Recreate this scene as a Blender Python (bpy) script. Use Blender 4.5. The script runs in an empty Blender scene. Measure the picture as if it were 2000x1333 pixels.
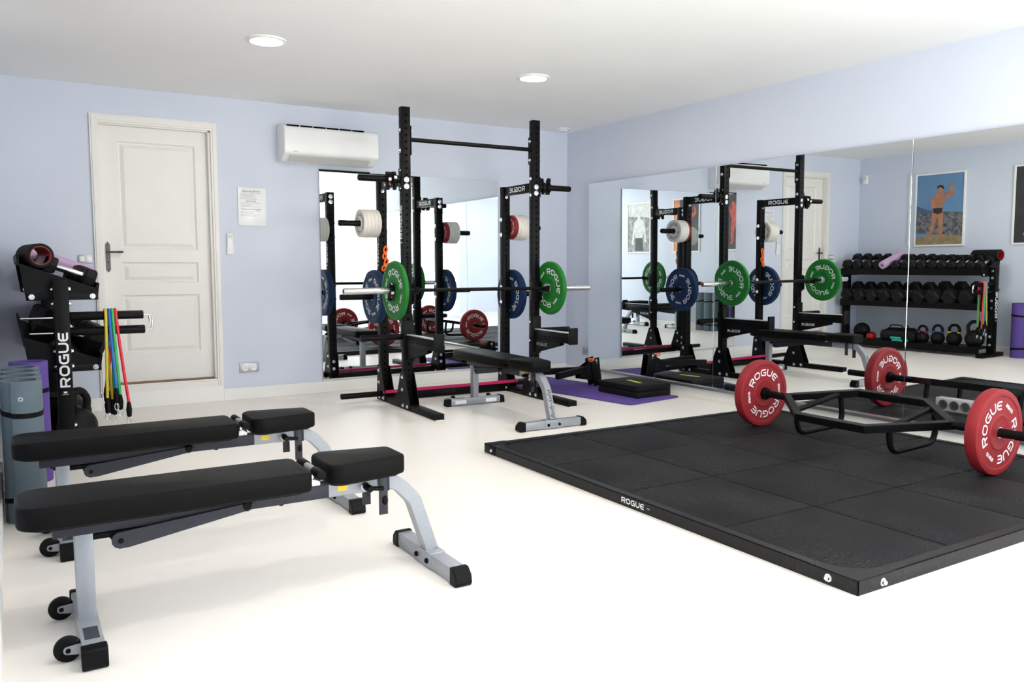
import bpy, bmesh, math, random
from mathutils import Vector, Matrix, Euler
random.seed(7)
PI = math.pi
S = bpy.context.scene
COL = S.collection

# ------------------------------------------------------------------ materials
def mat(name, col, rough=0.5, metal=0.0, spec=0.5, var=0.06, scale=30.0, bump=0.0, bscale=None, emit=None, coat=0.0, rvar=0.06):
    m = bpy.data.materials.new(name); m.use_nodes = True
    nt = m.node_tree; b = nt.nodes['Principled BSDF']
    tc = nt.nodes.new('ShaderNodeTexCoord'); nz = nt.nodes.new('ShaderNodeTexNoise')
    nz.inputs['Scale'].default_value = scale; nz.inputs['Detail'].default_value = 4
    nt.links.new(tc.outputs['Object'], nz.inputs['Vector'])
    rp = nt.nodes.new('ShaderNodeValToRGB')
    c0 = [max(0, c * (1 - var)) for c in col]; c1 = [min(1, c * (1 + var)) for c in col]
    rp.color_ramp.elements[0].position = 0.3; rp.color_ramp.elements[1].position = 0.7
    rp.color_ramp.elements[0].color = (*c0, 1); rp.color_ramp.elements[1].color = (*c1, 1)
    nt.links.new(nz.outputs['Fac'], rp.inputs['Fac']); nt.links.new(rp.outputs['Color'], b.inputs['Base Color'])
    mr = nt.nodes.new('ShaderNodeMapRange')
    mr.inputs['To Min'].default_value = max(0, rough - rvar); mr.inputs['To Max'].default_value = min(1, rough + rvar)
    nt.links.new(nz.outputs['Fac'], mr.inputs['Value']); nt.links.new(mr.outputs['Result'], b.inputs['Roughness'])
    b.inputs['Metallic'].default_value = metal
    b.inputs['Specular IOR Level'].default_value = spec
    b.inputs['Coat Weight'].default_value = coat
    if bump:
        n2 = nt.nodes.new('ShaderNodeTexNoise'); n2.inputs['Scale'].default_value = bscale or 400
        n2.inputs['Detail'].default_value = 3
        nt.links.new(tc.outputs['Object'], n2.inputs['Vector'])
        bp = nt.nodes.new('ShaderNodeBump'); bp.inputs['Strength'].default_value = bump; bp.inputs['Distance'].default_value = 0.002
        nt.links.new(n2.outputs['Fac'], bp.inputs['Height']); nt.links.new(bp.outputs['Normal'], b.inputs['Normal'])
    if emit:
        b.inputs['Emission Color'].default_value = (*emit[0], 1); b.inputs['Emission Strength'].default_value = emit[1]
    return m

M = {}
M['wall'] = mat('wall_paint', (0.635, 0.675, 0.78), 0.75, spec=0.25, var=0.012, scale=3, bump=0.05, bscale=250)
M['ceil'] = mat('ceiling_paint', (0.925, 0.925, 0.925), 0.85, spec=0.2, var=0.01, scale=2)
M['floor'] = mat('pale_resin_floor', (0.865, 0.82, 0.765), 0.40, spec=0.4, var=0.02, scale=1.3, rvar=0.08)
M['base'] = mat('baseboard_paint', (0.84, 0.83, 0.80), 0.45, spec=0.4, var=0.01, scale=5)
M['door'] = mat('door_paint', (0.80, 0.78, 0.745), 0.42, spec=0.4, var=0.015, scale=6, bump=0.03, bscale=90)
M['wood'] = mat('raw_wood', (0.42, 0.25, 0.13), 0.7, var=0.25, scale=25)
M['black'] = mat('black_powder_coat', (0.0030, 0.0030, 0.0033), 0.46, spec=0.14, var=0.12, scale=60, bump=0.05, bscale=900)
M['frameblk'] = mat('frame_black', (0.008, 0.008, 0.009), 0.42, spec=0.24, var=0.2, scale=30, bump=0.08, bscale=120)
M['blackm'] = mat('black_plastic', (0.0034, 0.0034, 0.0037), 0.5, spec=0.13, var=0.12, scale=40)
M['hole'] = mat('hole_black', (0.001, 0.001, 0.001), 0.9, spec=0.05, var=0.0)
M['vinyl'] = mat('black_vinyl', (0.0032, 0.0031, 0.0030), 0.52, spec=0.11, var=0.08, scale=90, bump=0.12, bscale=700)
M['navy'] = mat('dark_slate_paint', (0.030, 0.031, 0.042), 0.42, spec=0.3, var=0.08, scale=40)
M['silver'] = mat('silver_paint', (0.315, 0.33, 0.36), 0.36, metal=0.25, spec=0.5, var=0.03, scale=50)
M['steel'] = mat('zinc_steel', (0.72, 0.73, 0.75), 0.24, metal=1.0, var=0.05, scale=60)
M['chrome'] = mat('satin_chrome', (0.76, 0.755, 0.74), 0.26, metal=1.0, var=0.05, scale=70)
M['iron'] = mat('dark_iron', (0.10, 0.10, 0.105), 0.45, metal=0.8, var=0.1, scale=50)
M['white'] = mat('white_plastic', (0.83, 0.83, 0.83), 0.3, spec=0.5, var=0.01, scale=10)
M['greyw'] = mat('grey_white_plastic', (0.58, 0.575, 0.565), 0.4, spec=0.4, var=0.02, scale=10)
M['plate_grey'] = mat('silver_switch_plate', (0.46, 0.46, 0.47), 0.35, metal=0.5, var=0.02, scale=20)
M['print'] = mat('white_print', (0.82, 0.82, 0.82), 0.5, spec=0.3, var=0.01)
M['ink'] = mat('black_print', (0.012, 0.012, 0.014), 0.5, spec=0.3, var=0.02)
M['inkg'] = mat('grey_print', (0.33, 0.33, 0.34), 0.6, spec=0.3, var=0.05)
M['paper'] = mat('paper', (0.82, 0.82, 0.83), 0.25, spec=0.5, var=0.01)
M['red'] = mat('red_rubber', (0.262, 0.0175, 0.0225), 0.52, spec=0.25, var=0.06, scale=25, bump=0.05, bscale=500)
M['green'] = mat('green_rubber', (0.010, 0.165, 0.020), 0.5, spec=0.25, var=0.06, scale=25, bump=0.05, bscale=500)
M['blue'] = mat('blue_rubber', (0.005, 0.026, 0.085), 0.52, spec=0.22, var=0.06, scale=25, bump=0.05, bscale=500)
M['cream'] = mat('cream_rubber', (0.76, 0.72, 0.66), 0.5, spec=0.35, var=0.03, scale=25)
M['rubber'] = mat('black_rubber_floor', (0.0088, 0.0088, 0.0100), 0.64, spec=0.13, var=0.16, scale=9, bump=0.25, bscale=500)
M['hexr'] = mat('hex_rubber', (0.006, 0.006, 0.0063), 0.55, spec=0.2, var=0.1, scale=60)
M['purple'] = mat('purple_foam', (0.105, 0.062, 0.27), 0.7, spec=0.25, var=0.06, scale=60, bump=0.3, bscale=160)
M['greymat'] = mat('grey_foam', (0.115, 0.155, 0.18), 0.65, spec=0.3, var=0.04, scale=40, bump=0.08, bscale=300)
M['lilac'] = mat('lilac_foam', (0.52, 0.36, 0.56), 0.6, spec=0.3, var=0.05, scale=40, bump=0.1, bscale=200)
M['pink'] = mat('pink_latex', (0.55, 0.012, 0.11), 0.45, spec=0.4, var=0.04, scale=40)
M['orange'] = mat('orange_plastic', (0.85, 0.13, 0.012), 0.45, spec=0.4, var=0.04, scale=40)
M['yellow'] = mat('yellow_plastic', (0.80, 0.60, 0.02), 0.4, var=0.04)
M['lime'] = mat('lime_print', (0.62, 0.72, 0.04), 0.5, var=0.04)
M['tyellow'] = mat('yellow_tube', (0.58, 0.44, 0.02), 0.35, var=0.04)
M['tblue'] = mat('blue_tube', (0.01, 0.11, 0.45), 0.35, var=0.04)
M['tgreen'] = mat('green_tube', (0.03, 0.40, 0.10), 0.35, var=0.04)
M['tred'] = mat('red_tube', (0.70, 0.012, 0.03), 0.35, var=0.04)
M['lcd'] = mat('lcd_grey_green', (0.52, 0.56, 0.46), 0.3, var=0.02)
M['teal'] = mat('teal_plastic', (0.03, 0.42, 0.34), 0.4, var=0.04)
M['redin'] = mat('red_core', (0.38, 0.006, 0.009), 0.4, var=0.04)
M['foamblk'] = mat('black_foam', (0.006, 0.006, 0.0063), 0.65, spec=0.2, var=0.1, scale=60, bump=0.2, bscale=350)
M['alu'] = mat('aluminium_channel', (0.36, 0.36, 0.37), 0.3, metal=0.8, var=0.02)
M['glow'] = mat('lamp_diffuser', (0.9, 0.9, 0.9), 0.5, emit=((1.0, 0.925, 0.84), 98.0))
M['gskin'] = mat('print_skin', (0.42, 0.19, 0.10), 0.5, var=0.2, scale=14)
M['gsky'] = mat('print_sky', (0.12, 0.24, 0.42), 0.5, var=0.12, scale=3)
M['grock'] = mat('print_rock', (0.13, 0.13, 0.145), 0.5, var=0.85, scale=26)
M['ghill'] = mat('print_hill', (0.07, 0.11, 0.20), 0.5, var=0.15, scale=8)
M['gsand'] = mat('print_sand', (0.30, 0.22, 0.11), 0.5, var=0.25, scale=14)
M['gdark'] = mat('print_dark', (0.03, 0.03, 0.034), 0.5, var=0.3, scale=6)
M['gred'] = mat('print_red', (0.48, 0.06, 0.035), 0.5, var=0.45, scale=18)
M['ggrey'] = mat('print_grey', (0.26, 0.26, 0.26), 0.5, var=0.6, scale=14)
M['gpale'] = mat('print_pale', (0.60, 0.60, 0.59), 0.5, var=0.2, scale=10)
M['ghair'] = mat('print_hair', (0.03, 0.02, 0.015), 0.5, var=0.2, scale=10)
M['goran'] = mat('print_orange', (0.70, 0.26, 0.10), 0.5, var=0.4, scale=8)

def speckle(m, col, amount, scale):
    nt = m.node_tree; b = nt.nodes['Principled BSDF']; lk = b.inputs['Base Color'].links[0]; src = lk.from_socket
    tc = nt.nodes.new('ShaderNodeTexCoord'); mp = nt.nodes.new('ShaderNodeMapping'); mp.inputs['Scale'].default_value = (1, 3.2, 1); mp.inputs['Rotation'].default_value = (0, 0, .5)
    n1 = nt.nodes.new('ShaderNodeTexNoise'); n1.inputs['Scale'].default_value = scale; n1.inputs['Detail'].default_value = 8; n1.inputs['Roughness'].default_value = .75
    n2 = nt.nodes.new('ShaderNodeTexNoise'); n2.inputs['Scale'].default_value = 2.3; n2.inputs['Detail'].default_value = 2
    nt.links.new(tc.outputs['Object'], mp.inputs['Vector']); nt.links.new(mp.outputs['Vector'], n1.inputs['Vector']); nt.links.new(tc.outputs['Object'], n2.inputs['Vector'])
    r1 = nt.nodes.new('ShaderNodeMapRange'); r1.inputs['From Min'].default_value = .50; r1.inputs['From Max'].default_value = .74; r1.inputs['To Max'].default_value = amount
    r2 = nt.nodes.new('ShaderNodeMapRange'); r2.inputs['From Min'].default_value = .38; r2.inputs['From Max'].default_value = .62
    mu = nt.nodes.new('ShaderNodeMath'); mu.operation = 'MULTIPLY'; mx = nt.nodes.new('ShaderNodeMix'); mx.data_type = 'RGBA'
    nt.links.new(n1.outputs['Fac'], r1.inputs['Value']); nt.links.new(n2.outputs['Fac'], r2.inputs['Value'])
    nt.links.new(r1.outputs['Result'], mu.inputs[0]); nt.links.new(r2.outputs['Result'], mu.inputs[1]); nt.links.new(mu.outputs[0], mx.inputs['Factor'])
    nt.links.new(src, mx.inputs['A']); mx.inputs['B'].default_value = (*col, 1); nt.links.new(mx.outputs['Result'], b.inputs['Base Color'])
speckle(M['rubber'], (0.14, 0.14, 0.145), .6, 55)
speckle(M['frameblk'], (0.10, 0.10, 0.105), .3, 40)

def mirror_mat():
    m = bpy.data.materials.new('mirror_silver'); m.use_nodes = True
    nt = m.node_tree; b = nt.nodes['Principled BSDF']
    tc = nt.nodes.new('ShaderNodeTexCoord'); nz = nt.nodes.new('ShaderNodeTexNoise'); nz.inputs['Scale'].default_value = 2
    rp = nt.nodes.new('ShaderNodeValToRGB')
    rp.color_ramp.elements[0].color = (0.85, 0.885, 0.89, 1); rp.color_ramp.elements[1].color = (0.87, 0.905, 0.91, 1)
    nt.links.new(tc.outputs['Object'], nz.inputs['Vector']); nt.links.new(nz.outputs['Fac'], rp.inputs['Fac'])
    nt.links.new(rp.outputs['Color'], b.inputs['Base Color'])
    b.inputs['Metallic'].default_value = 1.0; b.inputs['Roughness'].default_value = 0.0
    return m
M['mirror'] = mirror_mat()

def glass_mat():
    m = bpy.data.materials.new('window_glass'); m.use_nodes = True
    nt = m.node_tree; nt.nodes.clear()
    o = nt.nodes.new('ShaderNodeOutputMaterial'); t = nt.nodes.new('ShaderNodeBsdfTransparent'); g = nt.nodes.new('ShaderNodeBsdfGlossy')
    g.inputs['Roughness'].default_value = 0.02; t.inputs['Color'].default_value = (0.95, 0.97, 0.96, 1)
    f = nt.nodes.new('ShaderNodeTexNoise'); f.inputs['Scale'].default_value = 1.5; k = nt.nodes.new('ShaderNodeMath'); k.operation = 'MULTIPLY'; k.inputs[1].default_value = .12
    nt.links.new(f.outputs['Fac'], k.inputs[0])
    mx = nt.nodes.new('ShaderNodeMixShader')
    nt.links.new(k.outputs[0], mx.inputs[0]); nt.links.new(t.outputs[0], mx.inputs[1]); nt.links.new(g.outputs[0], mx.inputs[2])
    nt.links.new(mx.outputs[0], o.inputs[0])
    return m
M['glass'] = glass_mat()

# ------------------------------------------------------------------ mesh builder
def V3(a): return Vector(a)
class MB:
    def __init__(s): s.v = []; s.f = []; s.mi = []; s.m = 0; s.T = None
    def add(s, vs, fs):
        b = len(s.v)
        for q in vs:
            q = Vector(q)
            s.v.append(s.T @ q if s.T is not None else q)
        for f in fs: s.f.append([b + i for i in f]); s.mi.append(s.m)
        return s
    def box(s, x0, x1, y0, y1, z0, z1):
        vs = [(x, y, z) for x in (x0, x1) for y in (y0, y1) for z in (z0, z1)]
        return s.add(vs, [(0, 1, 3, 2), (4, 6, 7, 5), (0, 4, 5, 1), (2, 3, 7, 6), (0, 2, 6, 4), (1, 5, 7, 3)])
    def rbox(s, x0, x1, y0, y1, z0, z1, b=0.004, seg=2):
        bm = bmesh.new(); bmesh.ops.create_cube(bm, size=1)
        for v in bm.verts:
            v.co = Vector(((x0 + x1) / 2 + v.co.x * (x1 - x0), (y0 + y1) / 2 + v.co.y * (y1 - y0), (z0 + z1) / 2 + v.co.z * (z1 - z0)))
        bmesh.ops.bevel(bm, geom=bm.edges[:], offset=b, segments=seg, profile=0.5, affect='EDGES')
        bm.verts.index_update()
        s.add([v.co.copy() for v in bm.verts], [[v.index for v in f.verts] for f in bm.faces]); bm.free()
        return s
    def frame(s, d):
        d = Vector(d).normalized(); u = Vector((0, 0, 1)) if abs(d.z) < 0.9 else Vector((1, 0, 0))
        a = d.cross(u).normalized(); return a, a.cross(d).normalized()
    def cyl(s, p0, p1, r, r1=None, seg=16, caps=True):
        p0, p1 = Vector(p0), Vector(p1); r1 = r if r1 is None else r1
        a, b = s.frame(p1 - p0); vs = []
        for p, q in ((p0, r), (p1, r1)):
            for i in range(seg):
                t = 2 * PI * i / seg; vs.append(p + a * (q * math.cos(t)) + b * (q * math.sin(t)))
        fs = [(i, (i + 1) % seg, seg + (i + 1) % seg, seg + i) for i in range(seg)]
        if caps: fs += [list(range(seg))[::-1], list(range(seg, 2 * seg))]
        return s.add(vs, fs)
    def rcyl(s, p0, p1, r, b=0.004, seg=18):
        p0, p1 = Vector(p0), Vector(p1); L = (p1 - p0).length
        return s.lathe([(0, 0), (r - b, 0), (r - b * .3, b * .3), (r, b), (r, L - b), (r - b * .3, L - b * .3), (r - b, L), (0, L)], p0, p1 - p0, seg)
    def lathe(s, prof, o, axis, seg=24, closed=False):
        o = Vector(o); d = Vector(axis).normalized(); a, b = s.frame(d); vs = []; idx = []
        for (r, h) in prof:
            if r < 1e-6: idx.append([len(vs)]); vs.append(o + d * h)
            else:
                idx.append(list(range(len(vs), len(vs) + seg)))
                for i in range(seg):
                    t = 2 * PI * i / seg; vs.append(o + d * h + a * (r * math.cos(t)) + b * (r * math.sin(t)))
        fs = []; n = len(idx)
        for k in range(n if closed else n - 1):
            A, B = idx[k], idx[(k + 1) % n]
            for i in range(seg):
                j = (i + 1) % seg
                if len(A) == 1 and len(B) == 1: break
                if len(A) == 1: fs.append((A[0], B[j], B[i]))
                elif len(B) == 1: fs.append((A[i], A[j], B[0]))
                else: fs.append((A[i], A[j], B[j], B[i]))
        return s.add(vs, fs)
    def sweep(s, pts, prof, up=None, closed=False, caps=True):
        """prof: radius (round) or list of (a,b) offsets"""
        pts = [Vector(q) for q in pts]
        if not isinstance(prof, (list, tuple)):
            r = prof; prof = [(r * math.cos(2 * PI * i / 10), r * math.sin(2 * PI * i / 10)) for i in range(10)]
        n = len(pts); k = len(prof); vs = []; A = None
        for i in range(n):
            if closed: t = pts[(i + 1) % n] - pts[i - 1]
            else: t = pts[min(i + 1, n - 1)] - pts[max(i - 1, 0)]
            t.normalize()
            if up is not None: A = t.cross(Vector(up)).normalized()
            elif A is None: A = s.frame(t)[0]
            else: A = (A - t * A.dot(t)).normalized()
            B = A.cross(t).normalized()
            sc = 1.0
            if (0 < i < n - 1) or closed:
                d1 = (pts[i] - pts[i - 1]).normalized(); c = d1.dot(t); sc = 1 / max(c, 0.6)
                ax = (pts[(i + 1) % n] - pts[i]).normalized() - d1
            for (p, q) in prof:
                off = A * p + B * q
                if sc > 1.001 and ax.length > 1e-6:
                    x = ax.normalized(); off += x * (off.dot(x) * (sc - 1))
                vs.append(pts[i] + off)
        fs = []
        for i in range(n if closed else n - 1):
            for j in range(k):
                j2 = (j + 1) % k; i2 = (i + 1) % n
                fs.append((i * k + j, i * k + j2, i2 * k + j2, i2 * k + j))
        if not closed and caps: fs += [list(range(k))[::-1], list(range((n - 1) * k, n * k))]
        return s.add(vs, fs)
    def prism(s, poly, o, ua, ub, un, d0, d1):
        o, ua, ub, un = Vector(o), Vector(ua), Vector(ub), Vector(un); n = len(poly)
        vs = [o + ua * a + ub * b + un * d for d in (d0, d1) for (a, b) in poly]
        fs = [(i, (i + 1) % n, n + (i + 1) % n, n + i) for i in range(n)] + [list(range(n))[::-1], list(range(n, 2 * n))]
        return s.add(vs, fs)
    def slab(s, outl, z0, z1, b=0.015, puff=0.0):
        """cushion: outline (x,y) ccw, rounded top and bottom edges"""
        n = len(outl); c = Vector((sum(p[0] for p in outl) / n, sum(p[1] for p in outl) / n))
        rings = [(b, z0), (b * .3, z0 + b * .3), (0, z0 + b), (0, z1 - b), (b * .3, z1 - b * .3), (b, z1)]
        if puff: rings += [(b * 2.2, z1 + puff * .6), (b * 4, z1 + puff)]
        vs = []
        nrm = []
        for i in range(n):
            a, d = Vector(outl[i - 1]), Vector(outl[(i + 1) % n]); t = (d - a).normalized(); nrm.append(Vector((-t.y, t.x)))
        for ins, z in rings:
            for i in range(n): q = Vector(outl[i]) + nrm[i] * ins; vs.append((q.x, q.y, z))
        fs = []
        for k in range(len(rings) - 1):
            for i in range(n): j = (i + 1) % n; fs.append((k * n + i, k * n + j, (k + 1) * n + j, (k + 1) * n + i))
        fs += [list(range(n))[::-1], list(range((len(rings) - 1) * n, len(rings) * n))]
        return s.add(vs, fs)
    def hexbolt(s, p, n, r=0.011, h=0.009, washer=True):
        p, n = Vector(p), Vector(n).normalized()
        if washer: s.cyl(p, p + n * 0.0025, r * 1.5, seg=16); p = p + n * 0.0025
        s.lathe([(r, 0), (r, h * .8), (r * .85, h), (0, h)], p, n, 6)
        return s
    def disc(s, p, n, r, seg=12):
        p = Vector(p); a, b = s.frame(n)
        return s.add([p + a * (r * math.cos(2 * PI * i / seg)) + b * (r * math.sin(2 * PI * i / seg)) for i in range(seg)], [list(range(seg))])
    def ball(s, c, r, sx=1, sy=1, sz=1, seg=16, rings=10):
        vs = [Vector((0, 0, -1))]; fs = []
        for k in range(1, rings):
            t = -PI / 2 + PI * k / rings
            for i in range(seg): u = 2 * PI * i / seg; vs.append(Vector((math.cos(t) * math.cos(u), math.cos(t) * math.sin(u), math.sin(t))))
        vs.append(Vector((0, 0, 1))); c = Vector(c)
        for i in range(seg): fs.append((0, 1 + (i + 1) % seg, 1 + i))
        for k in range(rings - 2):
            for i in range(seg): a = 1 + k * seg + i; b = 1 + k * seg + (i + 1) % seg; fs.append((a, b, b + seg, a + seg))
        L = len(vs) - 1; q = 1 + (rings - 2) * seg
        for i in range(seg): fs.append((q + i, q + (i + 1) % seg, L))
        return s.add([c + Vector((v.x * r * sx, v.y * r * sy, v.z * r * sz)) for v in vs], fs)

def rr(x0, x1, y0, y1, r, seg=5):
    out = []
    for cx, cy, a0 in ((x1 - r, y0 + r, -PI / 2), (x1 - r, y1 - r, 0), (x0 + r, y1 - r, PI / 2), (x0 + r, y0 + r, PI)):
        for i in range(seg + 1):
            a = a0 + PI / 2 * i / seg; out.append((cx + r * math.cos(a), cy + r * math.sin(a)))
    return out
def roundpoly(pts, r, seg=5):
    out = []; n = len(pts)
    for i in range(n):
        p, a, b = Vector(pts[i]), Vector(pts[i - 1]), Vector(pts[(i + 1) % n])
        u = (a - p).normalized(); w = (b - p).normalized(); ang = u.angle(w); ri = r[i] if isinstance(r, (list, tuple)) else r
        d = min(ri / math.tan(ang / 2), (a - p).length * .48, (b - p).length * .48); rad = d * math.tan(ang / 2)
        c = p + (u + w).normalized() * (rad / math.sin(ang / 2)); s0 = p + u * d; s1 = p + w * d
        a0 = math.atan2(s0.y - c.y, s0.x - c.x); a1 = math.atan2(s1.y - c.y, s1.x - c.x); da = (a1 - a0 + PI) % (2 * PI) - PI
        for k in range(seg + 1): t = a0 + da * k / seg; out.append((c.x + rad * math.cos(t), c.y + rad * math.sin(t)))
    return out
def arcpts(pts, r, seg=5):
    """round the inner corners of an open 3D polyline"""
    P = [Vector(p) for p in pts]; out = [P[0]]
    for i in range(1, len(P) - 1):
        p = P[i]; u = (P[i - 1] - p).normalized(); w = (P[i + 1] - p).normalized(); ang = u.angle(w)
        d = min(r / math.tan(ang / 2), (P[i - 1] - p).length * .48, (P[i + 1] - p).length * .48)
        a, b = p + u * d, p + w * d
        for k in range(seg + 1):
            t = k / seg; out.append(a * (1 - t) ** 2 + p * (2 * t * (1 - t)) + b * t * t)
    out.append(P[-1]); return out

# stroke lettering ------------------------------------------------
def _arc(cx, cy, rx, ry, a0, a1, n=7):
    return [(cx + rx * math.cos(math.radians(a0 + (a1 - a0) * i / n)), cy + ry * math.sin(math.radians(a0 + (a1 - a0) * i / n))) for i in range(n + 1)]
GL = {
 'R': (1.12, [[(.1, 0), (.1, .9), (.72, .9)] + _arc(.74, .665, .26, .235, 90, -90) + [(.205, .43)], [(.66, .325), (1.0, 0)]]),
 'O': (1.18, [_arc(.74, .56, .34, .34, 0, 90) + _arc(.44, .56, .34, .34, 90, 180) + _arc(.44, .44, .34, .34, 180, 270) + _arc(.74, .44, .34, .34, 270, 360) + [(1.08, .56)]]),
 'G': (1.14, [[(1.0, .9)] + _arc(.44, .56, .34, .34, 90, 180) + _arc(.44, .44, .34, .34, 180, 270) + [(1.02, .10), (1.02, .48), (.58, .48)]]),
 'U': (1.12, [[(.1, 1), (.1, .42)] + _arc(.42, .42, .32, .32, 180, 270) + _arc(.70, .42, .32, .32, 270, 360) + [(1.02, 1)]]),
 'E': (1.04, [[(.98, .9)] + _arc(.40, .60, .30, .30, 90, 180) + _arc(.40, .40, .30, .30, 180, 270) + [(.98, .10)], [(.205, .5), (.9, .5)]]),
 'K': (1.0, [[(.12, 0), (.12, 1)], [(.235, .50), (.85, 1)], [(.52, .56), (.90, 0)]]),
 '2': (.9, [[(.08, .9), (.78, .9), (.78, .5), (.1, .5), (.1, .1), (.84, .1)]]),
 '5': (.9, [[(.80, .9), (.12, .9), (.12, .52), (.78, .52), (.78, .1), (.08, .1)]]),
 '0': (.9, [[(.205, .1), (.8, .1), (.8, .9), (.1, .9), (.1, .0)]]),
 '1': (.5, [[(.05, .85), (.28, .9), (.28, 0)]]),
}
def strokes(mb, text, fn, th=0.2, gap=0.16):
    """fn(x,y)->3D; x in letter-height units, centred"""
    tot = sum(GL[c][0] for c in text) + gap * (len(text) - 1); x0 = -tot / 2
    for c in text:
        w, paths = GL[c]
        for P in paths:
            Q = [P[0]]
            for a, b in zip(P[:-1], P[1:]):
                L = math.hypot(b[0] - a[0], b[1] - a[1]); k = max(1, int(L / .2))
                Q += [(a[0] + (b[0] - a[0]) * i / k, a[1] + (b[1] - a[1]) * i / k) for i in range(1, k + 1)]
            Q = [q for i, q in enumerate(Q) if i == 0 or math.hypot(q[0] - Q[i - 1][0], q[1] - Q[i - 1][1]) > 1e-4]
            vs = []
            for i, q in enumerate(Q):
                d1 = Vector(q) - Vector(Q[i - 1]) if i else Vector(Q[1]) - Vector(q)
                d2 = Vector(Q[i + 1]) - Vector(q) if i < len(Q) - 1 else d1
                d1.normalize(); d2.normalize(); t = (d1 + d2)
                t = t.normalized() if t.length > 1e-6 else d1
                nn = Vector((-t.y, t.x)); sc = th / 2 / max(.5, t.dot(d1))
                for sg in (1, -1): vs.append(fn(x0 + q[0] + nn.x * sc * sg, q[1] + nn.y * sc * sg))
            mb.add(vs, [(2 * i, 2 * i + 1, 2 * i + 3, 2 * i + 2) for i in range(len(Q) - 1)])
        x0 += w + gap
    return mb
def flat_fn(o, ux, uy, h):
    o, ux, uy = Vector(o), Vector(ux), Vector(uy)
    return lambda x, y: o + ux * (x * h) + uy * ((y - .5) * h)
def font_mesh(mb, text, o, ux, uy, size, align='CENTER', shear=0.0):
    c = bpy.data.curves.new('t', 'FONT'); c.body = text; c.size = size; c.align_x = align; c.align_y = 'CENTER'; c.shear = shear; c.resolution_u = 3
    ob = bpy.data.objects.new('t', c); COL.objects.link(ob)
    dg = bpy.context.evaluated_depsgraph_get(); me = bpy.data.meshes.new_from_object(ob.evaluated_get(dg))
    o, ux, uy = Vector(o), Vector(ux), Vector(uy)
    mb.add([o + ux * v.co.x + uy * v.co.y for v in me.vertices], [list(p.vertices) for p in me.polygons])
    bpy.data.objects.remove(ob); bpy.data.curves.remove(c); bpy.data.meshes.remove(me)
    return mb

# ------------------------------------------------------------------ objects
def obj(name, mb, mats, parent=None, ang=38, bevel=0, recalc=True):
    me = bpy.data.meshes.new(name)
    me.from_pydata([tuple(v) for v in mb.v], [], mb.f)
    if not isinstance(mats, (list, tuple)): mats = [mats]
    for m in mats: me.materials.append(M[m] if isinstance(m, str) else m)
    for p, i in zip(me.polygons, mb.mi): p.material_index = i
    if recalc:
        bm = bmesh.new(); bm.from_mesh(me); bmesh.ops.recalc_face_normals(bm, faces=bm.faces[:]); bm.to_mesh(me); bm.free()
    if ang:
        me.shade_smooth(); me.set_sharp_from_angle(angle=math.radians(ang))
    o = bpy.data.objects.new(name, me); COL.objects.link(o)
    if parent: o.parent = parent
    if bevel:
        b = o.modifiers.new('bevel', 'BEVEL'); b.width = bevel; b.segments = 2; b.limit_method = 'ANGLE'; b.angle_limit = math.radians(40)
    return o
def tag(o, label, cat, group=None):
    o['label'] = label; o['category'] = cat
    if group: o['group'] = group
    return o
def thing(name, label, cat, loc=(0, 0, 0), rz=0, group=None):
    o = bpy.data.objects.new(name, None); COL.objects.link(o); o.empty_display_size = 0.05
    o.location = loc; o.rotation_euler = (0, 0, rz); return tag(o, label, cat, group)
def struct(name, mb, mats, parent=None, **k):
    o = obj(name, mb, mats, parent, **k)
    if not parent: o['kind'] = 'structure'
    return o
def dup(root, label=None, group=None):
    r = root.copy(); COL.objects.link(r)
    if label: r['label'] = label
    if group: r['group'] = group
    for ch in list(root.children):
        c = ch.copy(); COL.objects.link(c); c.parent = r
        for g in list(ch.children):
            d = g.copy(); COL.objects.link(d); d.parent = c
    return r

class Bolts:
    """collects bolts; each becomes a part of its own (shared mesh per kind)"""
    proto = {}
    def __init__(s): s.l = []
    def hexbolt(s, p, n, r=.011, h=.009): s.l.append(('hex', p, n, r, h))
    def round(s, p, n): s.l.append(('round', p, n, .021, .011))
    def cap(s, p, n, r=.010, h=.010): s.l.append(('cap', p, n, r, h))
    def build(s, parent, m, name='bolt'):
        for kind, p, n, r, h in s.l:
            key = (kind, r, h, m)
            if key not in Bolts.proto:
                b = MB()
                if kind == 'hex': b.hexbolt((0, 0, 0), (0, 0, 1), r, h)
                elif kind == 'round': b.lathe([(.021, 0), (.021, .003), (.013, .004), (.013, .009), (.010, .011), (0, .011)], (0, 0, 0), (0, 0, 1), 20)
                else: b.lathe([(r, 0), (r, h * .6), (r * .6, h), (0, h)], (0, 0, 0), (0, 0, 1), 14)
                o = obj(name, b, m); Bolts.proto[key] = o.data
            else: o = bpy.data.objects.new(name, Bolts.proto[key]); COL.objects.link(o)
            o.parent = parent; o.location = p; o.rotation_euler = Vector(n).to_track_quat('Z', 'Y').to_euler()

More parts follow.
